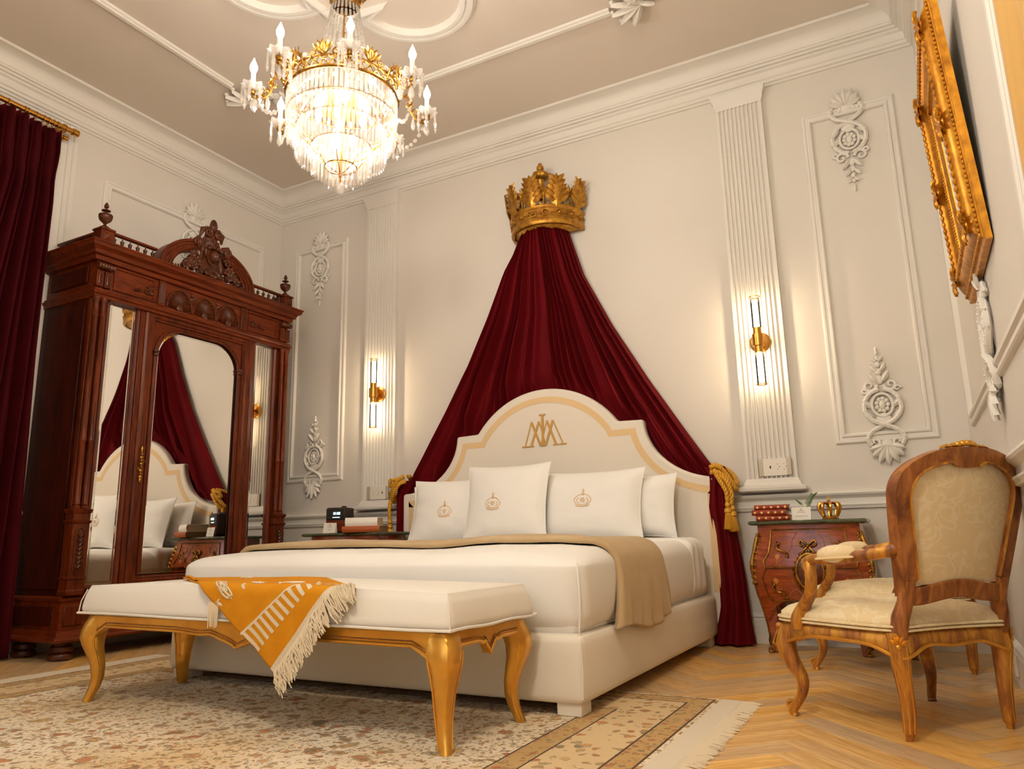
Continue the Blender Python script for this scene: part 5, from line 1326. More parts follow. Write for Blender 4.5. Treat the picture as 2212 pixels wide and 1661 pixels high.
book('hardback_book', 'thick book with cream page edges, lower on the left nightstand', (-3.30, 4.05, NTZ), 0.35, 0.26, 0.20, 0.040, 'book_cloth_orange', 'book_cloth_olive')
book('hardback_book', 'smaller pale book lying on top of the lower one', (-3.31, 4.05, NTZ+0.0405), 0.42, 0.22, 0.17, 0.056, 'paper', 'book_paper')

# ================================================================== wall sconces
def sconce(label, xc):
    t = thing('wall_sconce', label, 'wall sconce', (xc, 4.437, 1.70), group='brass tube sconces on the pilasters')
    MB().lathe([(0.0, 0.018), (0.055, 0.016), (0.060, 0.012), (0.060, 0.0)], 28, (0, 0.0, 0.0), axis='y').build('back_plate', 'brass', t)
    MB().tube([(0, -0.01, 0), (0, -0.062, 0)], 0.012, 12).build('arm', 'brass', t)
    c = (0, -0.075, 0)
    MB().lathe([(0.0, -0.075), (0.024, -0.075), (0.024, -0.036), (0.033, -0.035), (0.033, 0.035), (0.024, 0.036), (0.024, 0.075), (0.0, 0.075)], 24, c).build('holder', 'brass', t, smooth=30)
    for s in (-1, 1):
        a, b = sorted((s*0.078, s*0.262))
        MB().lathe([(0.026, a), (0.026, b)], 24, c, cap=False).build('glass_tube', 'clear_glass', t)
        MB().tube([(0.029*cos(q), c[1]+0.029*sin(q), s*0.262) for q in [2*PI*i/24 for i in range(24)]], 0.0032, 6, closed=True).build('rim', 'brass', t)
        a, b = sorted((s*0.076, s*0.238))
        MB().lathe([(0.003, a), (0.011, a+0.006), (0.011, b-0.006), (0.004, b)], 14, c).build('lamp_tube', 'sconce_glow', t)
    return t
sconce('brass tube wall sconce on the pilaster left of the bed', -3.505)
sconce('brass tube wall sconce on the pilaster right of the bed', -0.690)

# ================================================================== power outlets
def outlet(label, loc, rz, w, h, grey=True, ports=2, usb=0.6):
    t = thing('power_outlet', label, 'outlet', loc, rz)
    MB().box(-w/2, w/2, -0.012, 0, 0, h).build('plate', 'outlet_white', t, bevel=0.002)
    if grey:
        for s in (-1, 1): MB().box(min(s*w*0.5, s*w*0.36), max(s*w*0.5, s*w*0.36), -0.0135, -0.002, 0, h).build('end_cap', 'outlet_grey', t, bevel=0.0015)
    mb = MB()
    for k in range(ports):
        cx = (-0.22+0.23*k)*w if usb > 0 else (0.10+0.2*k)*w
        for dz in (-0.14, 0.16): mb.box(cx-0.007, cx-0.001, -0.0126, -0.0118, h*(0.5+dz)-0.0012, h*(0.5+dz)+0.0012)
        mb.lathe([(0.0, 0.0), (0.0026, 0.0), (0.0026, 0.001)], 8, (cx+0.007, -0.0118, h*0.5), axis='y')
    if usb: mb.box(usb*w*0.35-0.004, usb*w*0.35+0.004, -0.0126, -0.0118, h*0.42, h*0.58)
    mb.build('sockets', 'dark_slot', t, smooth=0)
outlet('power outlet strip on the base of the left pilaster', (-3.50, YB-0.032, 0.905), 0, 0.20, 0.098)
outlet('power outlet strip on the base of the right pilaster', (-0.672, YB-0.032, 0.918), 0, 0.178, 0.098, True, 2, -0.4)
outlet('double power outlet low on the wall under the right nightstand', (-0.66, YB-0.0185, 0.035), 0, 0.17, 0.082, False, 2, 0)
outlet('narrow white outlet low on the right wall near the armchair', (XR-0.0185, 3.55, 0.05), -PI/2, 0.10, 0.075, False, 1, 0)
# ================================================================== rug
RGX0, RGX1, RGY0, RGY1 = -3.70, -0.70, 0.45, 2.895
rug_mat(RGX0, RGX1, RGY0, RGY1)
rug = thing('rug', 'large cream and rust floral rug under bed and bench', 'rug', (0, 0, 0))
def rug_top(i, j):
    x = RGX0-0.075+(RGX1-RGX0+0.15)*i; y = RGY0+(RGY1-RGY0)*j
    return (x, y, 0.0085+0.0012*fbm(x, y, 0.3, 3))
mb = MB().grid(80, 60, rug_top); mb.build('pile', 'rug_wool', rug, smooth=80)
MB().box(RGX0-0.075, RGX1+0.075, RGY0, RGY1, 0.0008, 0.0068).build('backing', 'fringe_cream', rug)
for x0, s in ((RGX1+0.075, 1), (RGX0-0.075, -1)):
    mb = MB(); y = RGY0+0.004
    while y < RGY1:
        L = 0.058+0.016*R.random(); d = 0.012*(R.random()-0.5)
        mb.tube([(x0-s*0.004, y, 0.006), (x0+s*L*0.5, y+d*0.6, 0.006+0.003*R.random()), (x0+s*L, y+d+0.006*(R.random()-0.5), 0.003)], [0.0028, 0.0026, 0.0016], 4)
        y += 0.0062
    f = mb.build('fringe', 'fringe_cream', rug, smooth=60); f['kind'] = 'stuff'

# ================================================================== gilt bench at the foot of the bed
BZR = math.radians(-1.7)
bench = thing('bench', 'gilt cabriole-legged bench with white slip cover at the foot of the bed', 'bench', (-2.079, 2.120, 0.009), BZR)
HL, HD = 0.862, 0.222
def leg_sec(z):
    # (outward shift, half size) of the cabriole leg
    sh = interp([(0, -0.006), (0.02, -0.012), (0.05, -0.020), (0.09, -0.024), (0.13, -0.019), (0.17, -0.007), (0.21, 0.008), (0.24, 0.016), (0.27, 0.014), (0.30, 0.004), (0.325, -0.006)], z)
    hs = interp([(0, 0.018), (0.02, 0.018), (0.06, 0.021), (0.11, 0.025), (0.16, 0.031), (0.20, 0.038), (0.235, 0.046), (0.27, 0.050), (0.325, 0.050)], z)
    return sh, hs
for sx in (-1, 1):
    for sy in (-1, 1):
        rings = []
        for k in range(28):
            z = 0.325*k/27; sh, hs = leg_sec(z)
            ox, oy = sx*(HL+0.012+sh), sy*(HD+0.012+sh)
            # L-like section: outer corner sharp, inner rounded
            c = 0.28*hs
            P = [(0, -c), (-c*0.0, -c), (-2*hs+c, 0)]
            sec = [(0.0, -0.18*hs), (0.0, -1.2*hs), (-0.25*hs, -1.75*hs), (-0.75*hs, -1.85*hs), (-1.5*hs, -1.5*hs), (-1.85*hs, -0.75*hs), (-1.75*hs, -0.25*hs), (-1.2*hs, 0.0), (-0.18*hs, 0.0)]
            rg = [(ox+sx*a, oy+sy*b, z) for a, b in sec]
            if sx*sy < 0: rg.reverse()
            rings.append(rg)
        lg = MB().loops(rings).build('leg', 'gold_leaf', bench, smooth=55)
        # moulded edge beads running down the leg
        for a, b in ((-1.75, -0.25), (-0.25, -1.75)):
            P = []
            for k in range(24):
                z = 0.01+0.262*k/23; sh, hs = leg_sec(z); P.append((sx*(HL+0.012+sh+a*hs), sy*(HD+0.012+sh+b*hs), z))
            MB().tube(P, 0.0042, 6).build('edge_bead', 'gold_leaf', lg)
def apron(length, dist, axis, s):
    """scalloped apron between the legs"""
    hl = length; up = []; lo = []
    for i in range(61):
        u = -1+2*i/60; a = abs(u)
        z = 0.225+0.058*min(1, (1-a)/0.10)**0.6-0.030*max(0, 1-abs(a)/0.42)**1.6-0.012*math.exp(-(a/0.035)**2)*1.0 + 0.010*math.exp(-((a-0.16)/0.05)**2)
        if a > 0.995: z = 0.222
        up.append((u*hl, 0.327)); lo.append((u*hl, z))
    plane = 'xz' if axis == 'x' else 'yz'
    d0, d1 = sorted((s*(dist-0.004), s*(dist-0.030)))
    ap = MB().strip(up, lo, d0, d1, plane).build('apron', 'gold_leaf', bench, smooth=40, bevel=0.003)
    d = s*(dist-0.002)
    P = [(u, d, z+0.004) if axis == 'x' else (d, u, z+0.004) for u, z in lo]
    MB().tube(P, 0.006, 6).build('apron_bead', 'gold_leaf', ap)
    P = [(u, d+s*0.0, z+0.017) if axis == 'x' else (d, u, z+0.017) for u, z in lo]
    MB().tube(P, 0.0022, 5).build('apron_line', 'antique_wood', ap)
for s in (-1, 1): apron(HL-0.035, HD+0.012, 'x', s); apron(HD-0.035, HL+0.012, 'y', s)
def cush_fn(p, d):
    x, y, z = p; k = max(0, (z-0.325)/0.12)
    return Vector((x-d.x*0.03*k*k+d.x*0.004*fbm(y, z, 1.0, 6), y-d.y*0.028*k*k+d.y*0.005*fbm(x, z, 2.0, 4)+d.y*0.003*sin(x*7), z+max(0, d.z)*(0.012*(1-(x/0.9)**2)-0.004+0.006*fbm(x, y, 8, 2.2))))
cu = roundbox(MB(), (-HL-0.036, -HD-0.034, 0.327), (HL+0.036, HD+0.034, 0.442), 0.030, 12, cush_fn).build('slip_cover', 'bench_linen', bench, smooth=70)
hem = [(-HL-0.037, -HD-0.035), (HL+0.037, -HD-0.035), (HL+0.037, HD+0.035), (-HL-0.037, HD+0.035)]
MB().tube([(a[0]+(b[0]-a[0])*i/12, a[1]+(b[1]-a[1])*i/12, 0.336+0.002*sin(i)) for a, b in zip(hem, hem[1:]+hem[:1]) for i in range(12)], 0.0045, 6, closed=True).build('hem', 'bench_linen', cu)
for sx in (-1, 1):
    MB().tube([(sx*(HL+0.034), -HD-0.032, 0.338), (sx*(HL+0.030), -HD-0.028, 0.38), (sx*(HL+0.016), -HD-0.014, 0.425)], 0.0022, 5).build('corner_seam', 'bench_linen', cu)

# ================================================================== mustard throw hanging over the bench
mt = thing('fringed_throw', 'mustard yellow woven throw with cream fringe draped over the bench', 'blanket', (-2.079, 2.120, 0.0), BZR)
Y0 = 0.14           # local y of the back edge on the bench
YE = -HD-0.030      # front edge line
QA, QD, QB, QC = Vector((-0.80, 0.0)), Vector((0.03, -0.02)), Vector((0.50, 0.345)), Vector((0.235, 0.66))
def cloth_flat(u, v):    # u along A->C / D->B (forward), v across A->D
    # quad A D B C; u: 0 back edge, 1 front (fringe) edge
    return (QA*(1-v)+QD*v)*(1-u)+(QC*(1-v)+QB*v)*u
def cloth(a, b, off=0.0):
    """flat (a along x, b forward) -> bench coordinates, bent over the front edge"""
    bE = Y0-YE-0.012; r = 0.028
    zt = 0.463+0.010*fbm(a, b, 2.0, 3)-0.006*(a/0.8)**2
    if b < bE: y = Y0-b; return Vector((a, y, zt+off))
    arcl = r*PI/2
    if b < bE+arcl:
        q = (b-bE)/r; return Vector((a, Y0-bE-(r+off)*sin(q), zt-r+(r+off)*cos(q)))
    h = b-bE-arcl; wv = 0.010*sin(a*16+1.0)*min(1, h*6)
    return Vector((a, Y0-bE-r-off-abs(wv)*0.8, zt-r-h))
mb = MB().grid(60, 40, lambda i, j: cloth(*cloth_flat(j, i)))
mb.build('weave', 'mustard', mt, smooth=80, solid=0.006)
MB().grid(40, 10, lambda i, j: cloth(*(cloth_flat(0.03+0.36*i, 0.012+0.03*j)), off=0.006+0.004*sin(PI*j))).build('folded_edge', 'mustard', mt, smooth=80, solid=0.004)
# woven pattern: ladder band and lobed motifs, following the cloth
def on_cloth(u, v, off=0.0042): return cloth(*cloth_flat(u, v), off=off)
lad = MB()
NR = 15
for k in range(NR):
    v0, v1 = (k+0.15)/NR, (k+0.62)/NR
    lad.grid(2, 4, lambda i, j: on_cloth(0.845+0.075*j, v0+(v1-v0)*i))
lad.grid(40, 1, lambda i, j: on_cloth(0.838+0.008*j, i))
lad.build('ladder_band', 'fringe_cream', mt, smooth=80)
def motif(uc, vc, s, name):
    m = MB(); du, dv = s, s*0.62
    def L(pts, r=0.0032): m.tube([on_cloth(uc+a*du, vc+b*dv, 0.0045) for a, b in pts], r, 5)
    for ax, ay in ((1, 1), (1, -1), (-1, 1), (-1, -1)):
        L([(0.5*ax+0.45*cos(t), 0.5*ay+0.45*sin(t)) for t in [2*PI*i/18 for i in range(19)]])
        L([(0.35*ax+0.16*cos(t), 0.35*ay+0.16*sin(t)) for t in [2*PI*i/8 for i in range(7)]], 0.0024)
    L([(-1.1, 0), (1.1, 0)], 0.0026); L([(0, -1.1), (0, 1.1)], 0.0026)
    m.build(name, 'fringe_cream', mt)
for vc in (0.15, 0.40, 0.66): motif(0.665, vc, 0.055, 'lobed_motif')
motif(0.12, 0.45, 0.06, 'lobed_motif')
for vc in (0.03, 0.275, 0.53, 0.80):
    p = on_cloth(0.70, vc, 0.004); q = on_cloth(0.725, vc+0.012, 0.004); m2 = on_cloth(0.70, vc+0.035, 0.004)
    MB().leaf(p, q, (0, -1, 0.3), 0.006, 0.002).leaf(p, m2, (0, -1, 0.3), 0.005, 0.002).build('small_bud', 'fringe_cream', mt)
# fringe strands along the front edge B-C, and a few at the left hem
mb = MB()
for k in range(150):
    v = (k+R.random()*0.8)/150; b = on_cloth(1.0, v, 0.002); b0 = on_cloth(0.985, v, 0.002)
    L = 0.10*(0.8+0.35*R.random())
    on_top = b.z > 0.43
    fl = cloth_flat(1.0, v); dirn = Vector((0.62, 0.62)) 
    P = [b0, b]
    for i in range(1, 5):
        t = i/4; a2 = fl.x+dirn.x*L*t*(0.75 if not on_top else 1.0)+0.012*(R.random()-0.5); b2 = fl.y+dirn.y*L*t*1.15
        if not on_top: a2 = fl.x+0.35*L*t+0.014*(R.random()-0.5)
        P.append(cloth(a2, b2, 0.004+0.010*R.random()))
    mb.tube(P, [0.0036, 0.0034, 0.0032, 0.003, 0.0028, 0.002], 4)
mb.build('fringe', 'fringe_cream', mt, smooth=60)['kind'] = 'stuff'
mb = MB()
for k in range(7):
    x = -0.105+0.0075*k; L = 0.055+0.02*R.random(); b = cloth(x, 0.475-0.0*k, 0.0)
    y = -HD-0.046; mb.tube([(x, y, 0.405), (x+0.004, y-0.004, 0.38), (x+0.006*R.random(), y-0.003, 0.36-L*0.6)], [0.0034, 0.0034, 0.002], 4)
mb.build('under_fringe', 'fringe_cream', mt, smooth=60)['kind'] = 'stuff'
# ================================================================== armchairs (local: facing +y)
def smooth_closed(P, n):
    P = [Vector((*p, 0)) for p in P]; out = []; N = len(P)
    for i in range(N):
        p0, p1, p2, p3 = P[i-1], P[i], P[(i+1) % N], P[(i+2) % N]
        for k in range(n):
            t = k/n; q = 0.5*((2*p1)+(p2-p0)*t+(2*p0-5*p1+4*p2-p3)*t*t+(3*p1-p0-3*p2+p3)*t**3); out.append((q.x, q.y))
    return out
def armchair(label, loc, rz):
    t = thing('armchair', label, 'armchair', loc, rz, group='gilt armchairs on the right')
    # seat outline
    half = [(0.0, 0.262), (0.13, 0.250), (0.24, 0.252), (0.292, 0.225), (0.300, 0.16), (0.275, 0.02), (0.245, -0.12), (0.215, -0.195), (0.19, -0.222), (0.10, -0.212), (0.0, -0.205)]
    outl = half+[(-x, y) for x, y in reversed(half[1:-1])]
    O = smooth_closed(outl, 6); N = len(O)
    def inset(d): return [(x*(1-d/0.27), y*(1-d/0.24)+0.0*d) for x, y in O]
    def zlow(x, y):   # serpentine lower edge: deeper at the legs
        k = max(math.exp(-((x-0.28)**2+(y-0.21)**2)/0.006), math.exp(-((x+0.28)**2+(y-0.21)**2)/0.006), math.exp(-((abs(x)-0.20)**2+(y+0.21)**2)/0.004))
        m = math.exp(-((x)**2)/0.004) if abs(y) > 0.18 else 0.0
        return 0.262-0.035*k-0.010*m
    rings = []
    for d, zz in ((0.035, None), (0.004, None), (0.0, 'a'), (0.002, 0.292), (0.010, 0.300), (0.02, 0.306), (0.04, 0.306)):
        I = inset(d)
        rings.append([(x, y, (zlow(x, y) if zz is None else zlow(x, y)+0.006 if zz == 'a' else zz)) for x, y in I])
    MB().loops(rings, cap=False).build('seat_rail', 'antique_gilt', t, smooth=45)
    MB().tube([(x, y, zlow(x, y)+0.004) for x, y in inset(-0.002)], 0.0055, 6, closed=True).build('rail_bead', 'gold_leaf', t)
    rings = []
    for d, z in ((0.012, 0.303), (0.002, 0.318), (0.004, 0.335), (0.02, 0.352), (0.06, 0.370), (0.12, 0.382), (0.18, 0.388), (0.225, 0.390)):
        k = 1-d/0.24; rings.append([(x*k, y*k+0.02*(1-k), z+0.004*fbm(x*5, y*5, 2.0)) for x, y in O])
    MB().loops(rings).build('seat_cushion', 'damask_cream', t, smooth=80)
    for dz, dd in ((0.307, -0.001), (0.318, -0.003)):
        MB().tube([(x, y, dz) for x, y in inset(dd)], 0.0042, 6, closed=True).build('seat_piping', 'damask_cream', t)
    # legs
    for s in (-1, 1):
        P = bez([(s*0.288, 0.195, 0.0), (s*0.290, 0.198, 0.02), (s*0.272, 0.172, 0.07), (s*0.268, 0.168, 0.12), (s*0.285, 0.195, 0.18), (s*0.287, 0.212, 0.235), (s*0.276, 0.198, 0.285)], 5); n = len(P)
        lg = MB().tube(P, [interp([(0, .015), (.1, .014), (.3, .0155), (.55, .022), (.8, .033), (1, .030)], i/(n-1)) for i in range(n)], 10).build('leg', 'antique_gilt', t, smooth=50)
        mb = MB(); mb.scroll((s*0.293, 0.206, 0.032), 0.017, 1.4, PI, -1, 0.007, (s*0.55, 0.83, 0), (0, 0, 1), 6); mb.build('toe_scroll', 'antique_gilt', lg)
        mb = MB()
        for g in (-1, 1): mb.tube([p+Vector((s*0.4+g*0.7, 0.7-g*s*0.4, 0)).normalized()*interp([(0, .013), (.3, .0145), (.55, .021), (.8, .031), (1, .028)], i/(n-1)) for i, p in enumerate(P)], 0.0032, 5)
        mb.build('leg_bead', 'gold_leaf', lg)
        mb = MB()
        for a in (-50, -25, 0, 25, 50):
            q = math.radians(a); dx, dy = s*0.78*cos(q)-0.62*sin(q)*s*0, 0.62+0.4*sin(q)
            mb.leaf((s*0.298, 0.228, 0.275), (s*(0.303)+0.028*sin(q), 0.236-s*0.0+0.012*sin(q)*-s, 0.245-0.028*cos(q)), (s*0.7, 0.7, 0), 0.010, 0.007)
        mb.ball((s*0.296, 0.226, 0.285), (0.014, 0.014, 0.012), 8, 6); mb.build('knee_carving', 'antique_gilt', lg)
        P = bez([(s*0.192, -0.190, 0.0), (s*0.188, -0.192, 0.03), (s*0.186, -0.194, 0.10), (s*0.192, -0.194, 0.18), (s*0.196, -0.196, 0.24), (s*0.196, -0.192, 0.30)], 5); n = len(P)
        lg = MB().tube(P, [interp([(0, .011), (.14, .012), (.16, .018), (.45, .021), (.8, .030), (1, .030)], i/(n-1)) for i in range(n)], 10).build('leg', 'antique_gilt', t, smooth=50)
        mb = MB()
        for g in (-0.9, 0.0, 0.9): mb.tube([p+Vector((s*0.7*cos(g)+0.7*sin(g)*0.8, -0.7*cos(g)+s*0.7*sin(g)*0.8, 0)).normalized()*interp([(0, .010), (.16, .0165), (.45, .0195), (.8, .0285), (1, .0285)], i/(n-1)) for i, p in enumerate(P) if i > 3], 0.0030, 5)
        mb.build('leg_bead', 'gold_leaf', lg)
        mb = MB()
        for a in (-60, -30, 0, 30, 60):
            q = math.radians(a); mb.leaf((s*0.214, -0.214, 0.265), (s*0.214+0.026*sin(q)*0.75, -0.218+s*0.02*sin(q), 0.265+0.034*cos(q)), (s*0.7, -0.7, 0), 0.008, 0.006)
        mb.ball((s*0.214, -0.214, 0.262), 0.010, 8, 6); mb.build('corner_carving', 'gold_leaf', lg)
    # backrest: plane leaning back
    def BP(x, h, d=0.0):      # h height, d depth (+ towards the front)
        y = -0.212-0.135*(h-0.30)/0.55+0.05*0; c = 0.018*(x/0.24)**2      # slightly curved plan
        return Vector((x, y+d+c, h))
    oh = [(0.0, 0.838), (0.09, 0.832), (0.17, 0.806), (0.222, 0.772), (0.245, 0.725), (0.240, 0.66), (0.222, 0.55), (0.205, 0.46), (0.195, 0.405)]
    ih = [(0.0, 0.776), (0.04, 0.780), (0.07, 0.792), (0.145, 0.772), (0.182, 0.742), (0.197, 0.70), (0.190, 0.64), (0.172, 0.54), (0.155, 0.455)]
    OUT = bez([(x, z, 0) for x, z in oh], 6); IN = bez([(x, z, 0) for x, z in ih], 6)
    OUT = [(p.x, p.y) for p in OUT]; IN = [(p.x, p.y) for p in IN]
    fo = [(-x, z) for x, z in reversed(OUT)][:-1]+OUT; fi = [(-x, z) for x, z in reversed(IN)][:-1]+IN
    n = len(fo); V = []; F = []
    for d in (-0.018, 0.022):
        V += [BP(x, z, d) for x, z in fo]+[BP(x, z, d) for x, z in fi]
    for i in range(n-1):
        F += [(i, i+1, n+i+1, n+i), (2*n+i, 3*n+i, 3*n+i+1, 2*n+i+1), (i, 2*n+i, 2*n+i+1, i+1), (n+i, n+i+1, 3*n+i+1, 3*n+i)]
    MB().add(V, F).build('back_frame', 'antique_wood', t, smooth=45, bevel=0.006, seg=2)
    for s in (-1, 1):
        P = [BP(s*0.1785, 0.455), BP(s*0.177, 0.42), BP(s*0.180, 0.385), BP(s*0.192, 0.345), BP(s*0.196, 0.29)]
        MB().tube(P, [0.026, 0.025, 0.024, 0.027, 0.030], 10, sx=0.85, up=(0, 1, 0)).build('stile', 'antique_wood', t, smooth=50)
        MB().tube([BP(s*(x+0.000), z, -0.019) for x, z in IN[6:]], 0.0042, 6).build('frame_bead', 'antique_gilt', t)
    lo = [(-0.178+0.356*i/24, 0.418+0.022*cos(i/24*2*PI)*-0.6-0.008*sin(i/24*PI)) for i in range(25)]
    V = []; F = []; n = len(lo)
    for d in (-0.016, 0.02): V += [BP(x, z+0.028, d) for x, z in lo]+[BP(x, z-0.026, d) for x, z in lo]
    for i in range(n-1): F += [(i, i+1, n+i+1, n+i), (2*n+i, 3*n+i, 3*n+i+1, 2*n+i+1), (i, 2*n+i, 2*n+i+1, i+1), (n+i, n+i+1, 3*n+i+1, 3*n+i)]
    F += [(0, n, 3*n, 2*n), (n-1, 3*n-1, 4*n-1, 2*n-1)]
    MB().add(V, F).build('back_rail', 'antique_wood', t, smooth=45, bevel=0.005)
    def padpt(i, j, d, bulge):
        h = 0.438+(0.80-0.438)*j; w = interp([(0.438, 0.158), (0.54, 0.175), (0.64, 0.193), (0.70, 0.200), (0.742, 0.187), (0.772, 0.150), (0.80, 0.075)], h)
        u = 2*i-1; return BP(u*w, h, d+bulge*(1-u**4)*(1-(2*j-1)**4))
    MB().grid(16, 16, lambda i, j: padpt(i, j, -0.004, -0.010)).build('back_panel', 'damask_cream', t, smooth=80)
    MB().grid(16, 16, lambda i, j: padpt(1-i, j, 0.012, 0.030)).build('back_cushion', 'damask_cream', t, smooth=80)
    mb = MB()
    for k in range(9):
        a = k*0.7; mb.ball(BP(-0.05+0.0125*k, 0.838+0.012*sin(PI*k/8), 0.002+0.008*cos(a)), (0.012, 0.011, 0.010), 8, 6)
    for s in (-1, 1):
        for k in range(3): mb.leaf(BP(s*(0.03+0.018*k), 0.842, 0.0), BP(s*(0.055+0.02*k), 0.842-0.004*k, 0.0), (0, 0, 1), 0.008, 0.006)
    mb.build('crest_flowers', 'gold_leaf', t, smooth=60)
    # arms
    for s in (-1, 1):
        P = bez([tuple(BP(s*0.205, 0.545, 0.012)), (s*0.232, -0.225, 0.535), (s*0.262, -0.14, 0.522), (s*0.282, -0.03, 0.512), (s*0.284, 0.045, 0.510), (s*0.282, 0.078, 0.494)], 5)
        n = len(P); ar = MB().tube(P, [interp([(0, .026), (.2, .017), (.5, .018), (1, .017)], i/(n-1)) for i in range(n)], 10, sx=0.8).build('arm', 'antique_gilt', t, smooth=50)
        MB().scroll((s*0.282, 0.062, 0.490), 0.022, 1.4, PI/2, -1, 0.011, (0, 1, 0), (0, 0, 1), 8).build('arm_scroll', 'antique_gilt', ar, smooth=60)
        P = bez([(s*0.282, 0.055, 0.502), (s*0.288, 0.045, 0.45), (s*0.286, 0.062, 0.40), (s*0.284, 0.105, 0.355), (s*0.290, 0.125, 0.320), (s*0.290, 0.130, 0.285)], 5); n = len(P)
        sp_ = MB().tube(P, [interp([(0, .018), (.3, .019), (.6, .024), (.85, .030), (1, .026)], i/(n-1)) for i in range(n)], 10, sx=0.75).build('arm_support', 'antique_gilt', t, smooth=50)
        MB().tube([p+Vector((s*0.016, 0.008, 0)) for p in P], 0.0032, 5).build('support_bead', 'gold_leaf', sp_)
        mb = MB(); rings = []
        for k in range(11):
            v = k/10; y = -0.145+0.155*v; e = max(0.05, sin(PI*min(1, max(0, v)))**0.45); x = s*interp([(0, .258), (.5, .272), (1, .284)], v); z = 0.527-0.010*v+0.012*e-0.010*sin(PI*v)
            rings.append([(x+0.031*e*cos(a), y, z+0.004+0.030*e*sin(a)) for a in [2*PI*i/14 for i in range(14)]])
        mb.loops(rings).build('arm_pad', 'damask_cream', t, smooth=80)
        MB().tube([(s*interp([(0, .258), (.5, .272), (1, .284)], v)+0.027*cos(a), -0.0675+0.083*sin(a), 0.522-0.010*v) for a, v in [(2*PI*i/20, 0.5+0.5*sin(2*PI*i/20)) for i in range(20)]], 0.0045, 6, closed=True).build('pad_piping', 'damask_cream', t)
    return t
armchair('gilt armchair with cream damask seat seen from behind, nearest the viewer', (-0.088, 2.846, 0), math.radians(45))
armchair('second gilt armchair, mostly hidden behind the nearer one', (-0.125, 3.80, 0), math.radians(48))

# ================================================================== gilt picture frame on the right wall
pf = thing('picture_frame', 'large ornate gilt picture frame leaning from the right wall', 'picture frame', (XR-0.004, 2.81, 1.425), -PI/2)
# local: x -> along -y world... width axis, y -> into the wall, z up
FWD, FHT = 0.72, 0.86
tilt = Matrix.Rotation(math.radians(3.2), 4, 'X')
def rect_prof(mb, hw, z0, z1, prof):
    V = []; F = []
    for e, d in prof: V += [(-hw+e, -d*0.62, z0+e), (hw-e, -d*0.62, z0+e), (hw-e, -d*0.62, z1-e), (-hw+e, -d*0.62, z1-e)]
    for i in range(len(prof)-1):
        for k in range(4): F.append((i*4+k, i*4+(k+1)%4, i*4+4+(k+1)%4, i*4+4+k))
    return mb.add(V, F)
rect_prof(MB(), FWD/2, 0, FHT, [(0.035, 0.0), (0.0, 0.0), (0.0, 0.030), (0.004, 0.034), (0.012, 0.034), (0.014, 0.040), (0.03, 0.046), (0.034, 0.058), (0.05, 0.075), (0.066, 0.086), (0.076, 0.084), (0.082, 0.070), (0.10, 0.054), (0.115, 0.048), (0.12, 0.030), (0.12, 0.0)]).move(tilt).build('outer_moulding', 'gold_frame', pf, smooth=30)
rect_prof(MB(), FWD/2-0.15, 0.15, FHT-0.15, [(0.0, 0.0), (0.0, 0.034), (0.006, 0.040), (0.02, 0.036), (0.03, 0.024), (0.034, 0.0)]).move(tilt).build('inner_moulding', 'gold_frame', pf, smooth=30)
MB().box(-FWD/2+0.10, FWD/2-0.10, -0.012, -0.006, 0.10, FHT-0.10).move(tilt).build('canvas', 'paper', pf)
mb = MB()
def along(hw, z0, z1, step, fn):
    x = -hw
    while x <= hw: fn(x, z0, 0); fn(x, z1, 0); x += step
    z = z0
    while z <= z1: fn(-hw, z, 1); fn(hw, z, 1); z += step
along(FWD/2-0.07, 0.07, FHT-0.07, 0.026, lambda x, z, v: mb.ball((x, -0.053, z), (0.011, 0.008, 0.014) if v else (0.014, 0.008, 0.011), 7, 5))
mb.move(tilt).build('carved_rim', 'gold_frame', pf)
mb = MB(); along(FWD/2-0.022, 0.022, FHT-0.022, 0.016, lambda x, z, v: mb.ball((x, -0.027, z), 0.007, 6, 4)); mb.move(tilt).build('bead_row', 'gold_frame', pf)
mb = MB(); along(FWD/2-0.115, 0.115, FHT-0.115, 0.012, lambda x, z, v: mb.ball((x, -0.029, z), 0.0045, 6, 4)); mb.move(tilt).build('inner_beads', 'gold_frame', pf)
for sx in (-1, 1):
    for z in (0.075, FHT-0.075, FHT/2):
        mb = MB(); c = Vector((sx*(FWD/2-0.075), -0.050, z))
        mb.ball(c, (0.022, 0.014, 0.022), 10, 7)
        for k in range(10):
            a = 2*PI*k/10; mb.leaf(c, c+Vector((0.055*cos(a), -0.006, 0.055*sin(a))), (0, -1, 0), 0.012, 0.008, 0.008)
        mb.move(tilt).build('cartouche', 'gold_frame', pf, smooth=60)

# ================================================================== gold drape beyond the casing, at the right edge
gd = thing('drape', 'pale gold drape hanging at the upper right edge', 'drape', (XR, 1.40, 0.0))
def gd_pt(i, j):
    y = -0.10-0.75*i; z = 3.2-3.15*j; ph = i*9*2*PI+0.4*sin(j*4)
    return (-0.055-0.030*cos(ph)-0.006*sin(ph*2.3), y, z)
MB().grid(110, 20, gd_pt).build('cloth', 'gold_drape', gd, smooth=80, solid=0.006)
MB().tube([(-0.055, -1.0, 3.22), (-0.055, -0.06, 3.22)], 0.014, 12).build('rod', 'brass', gd)
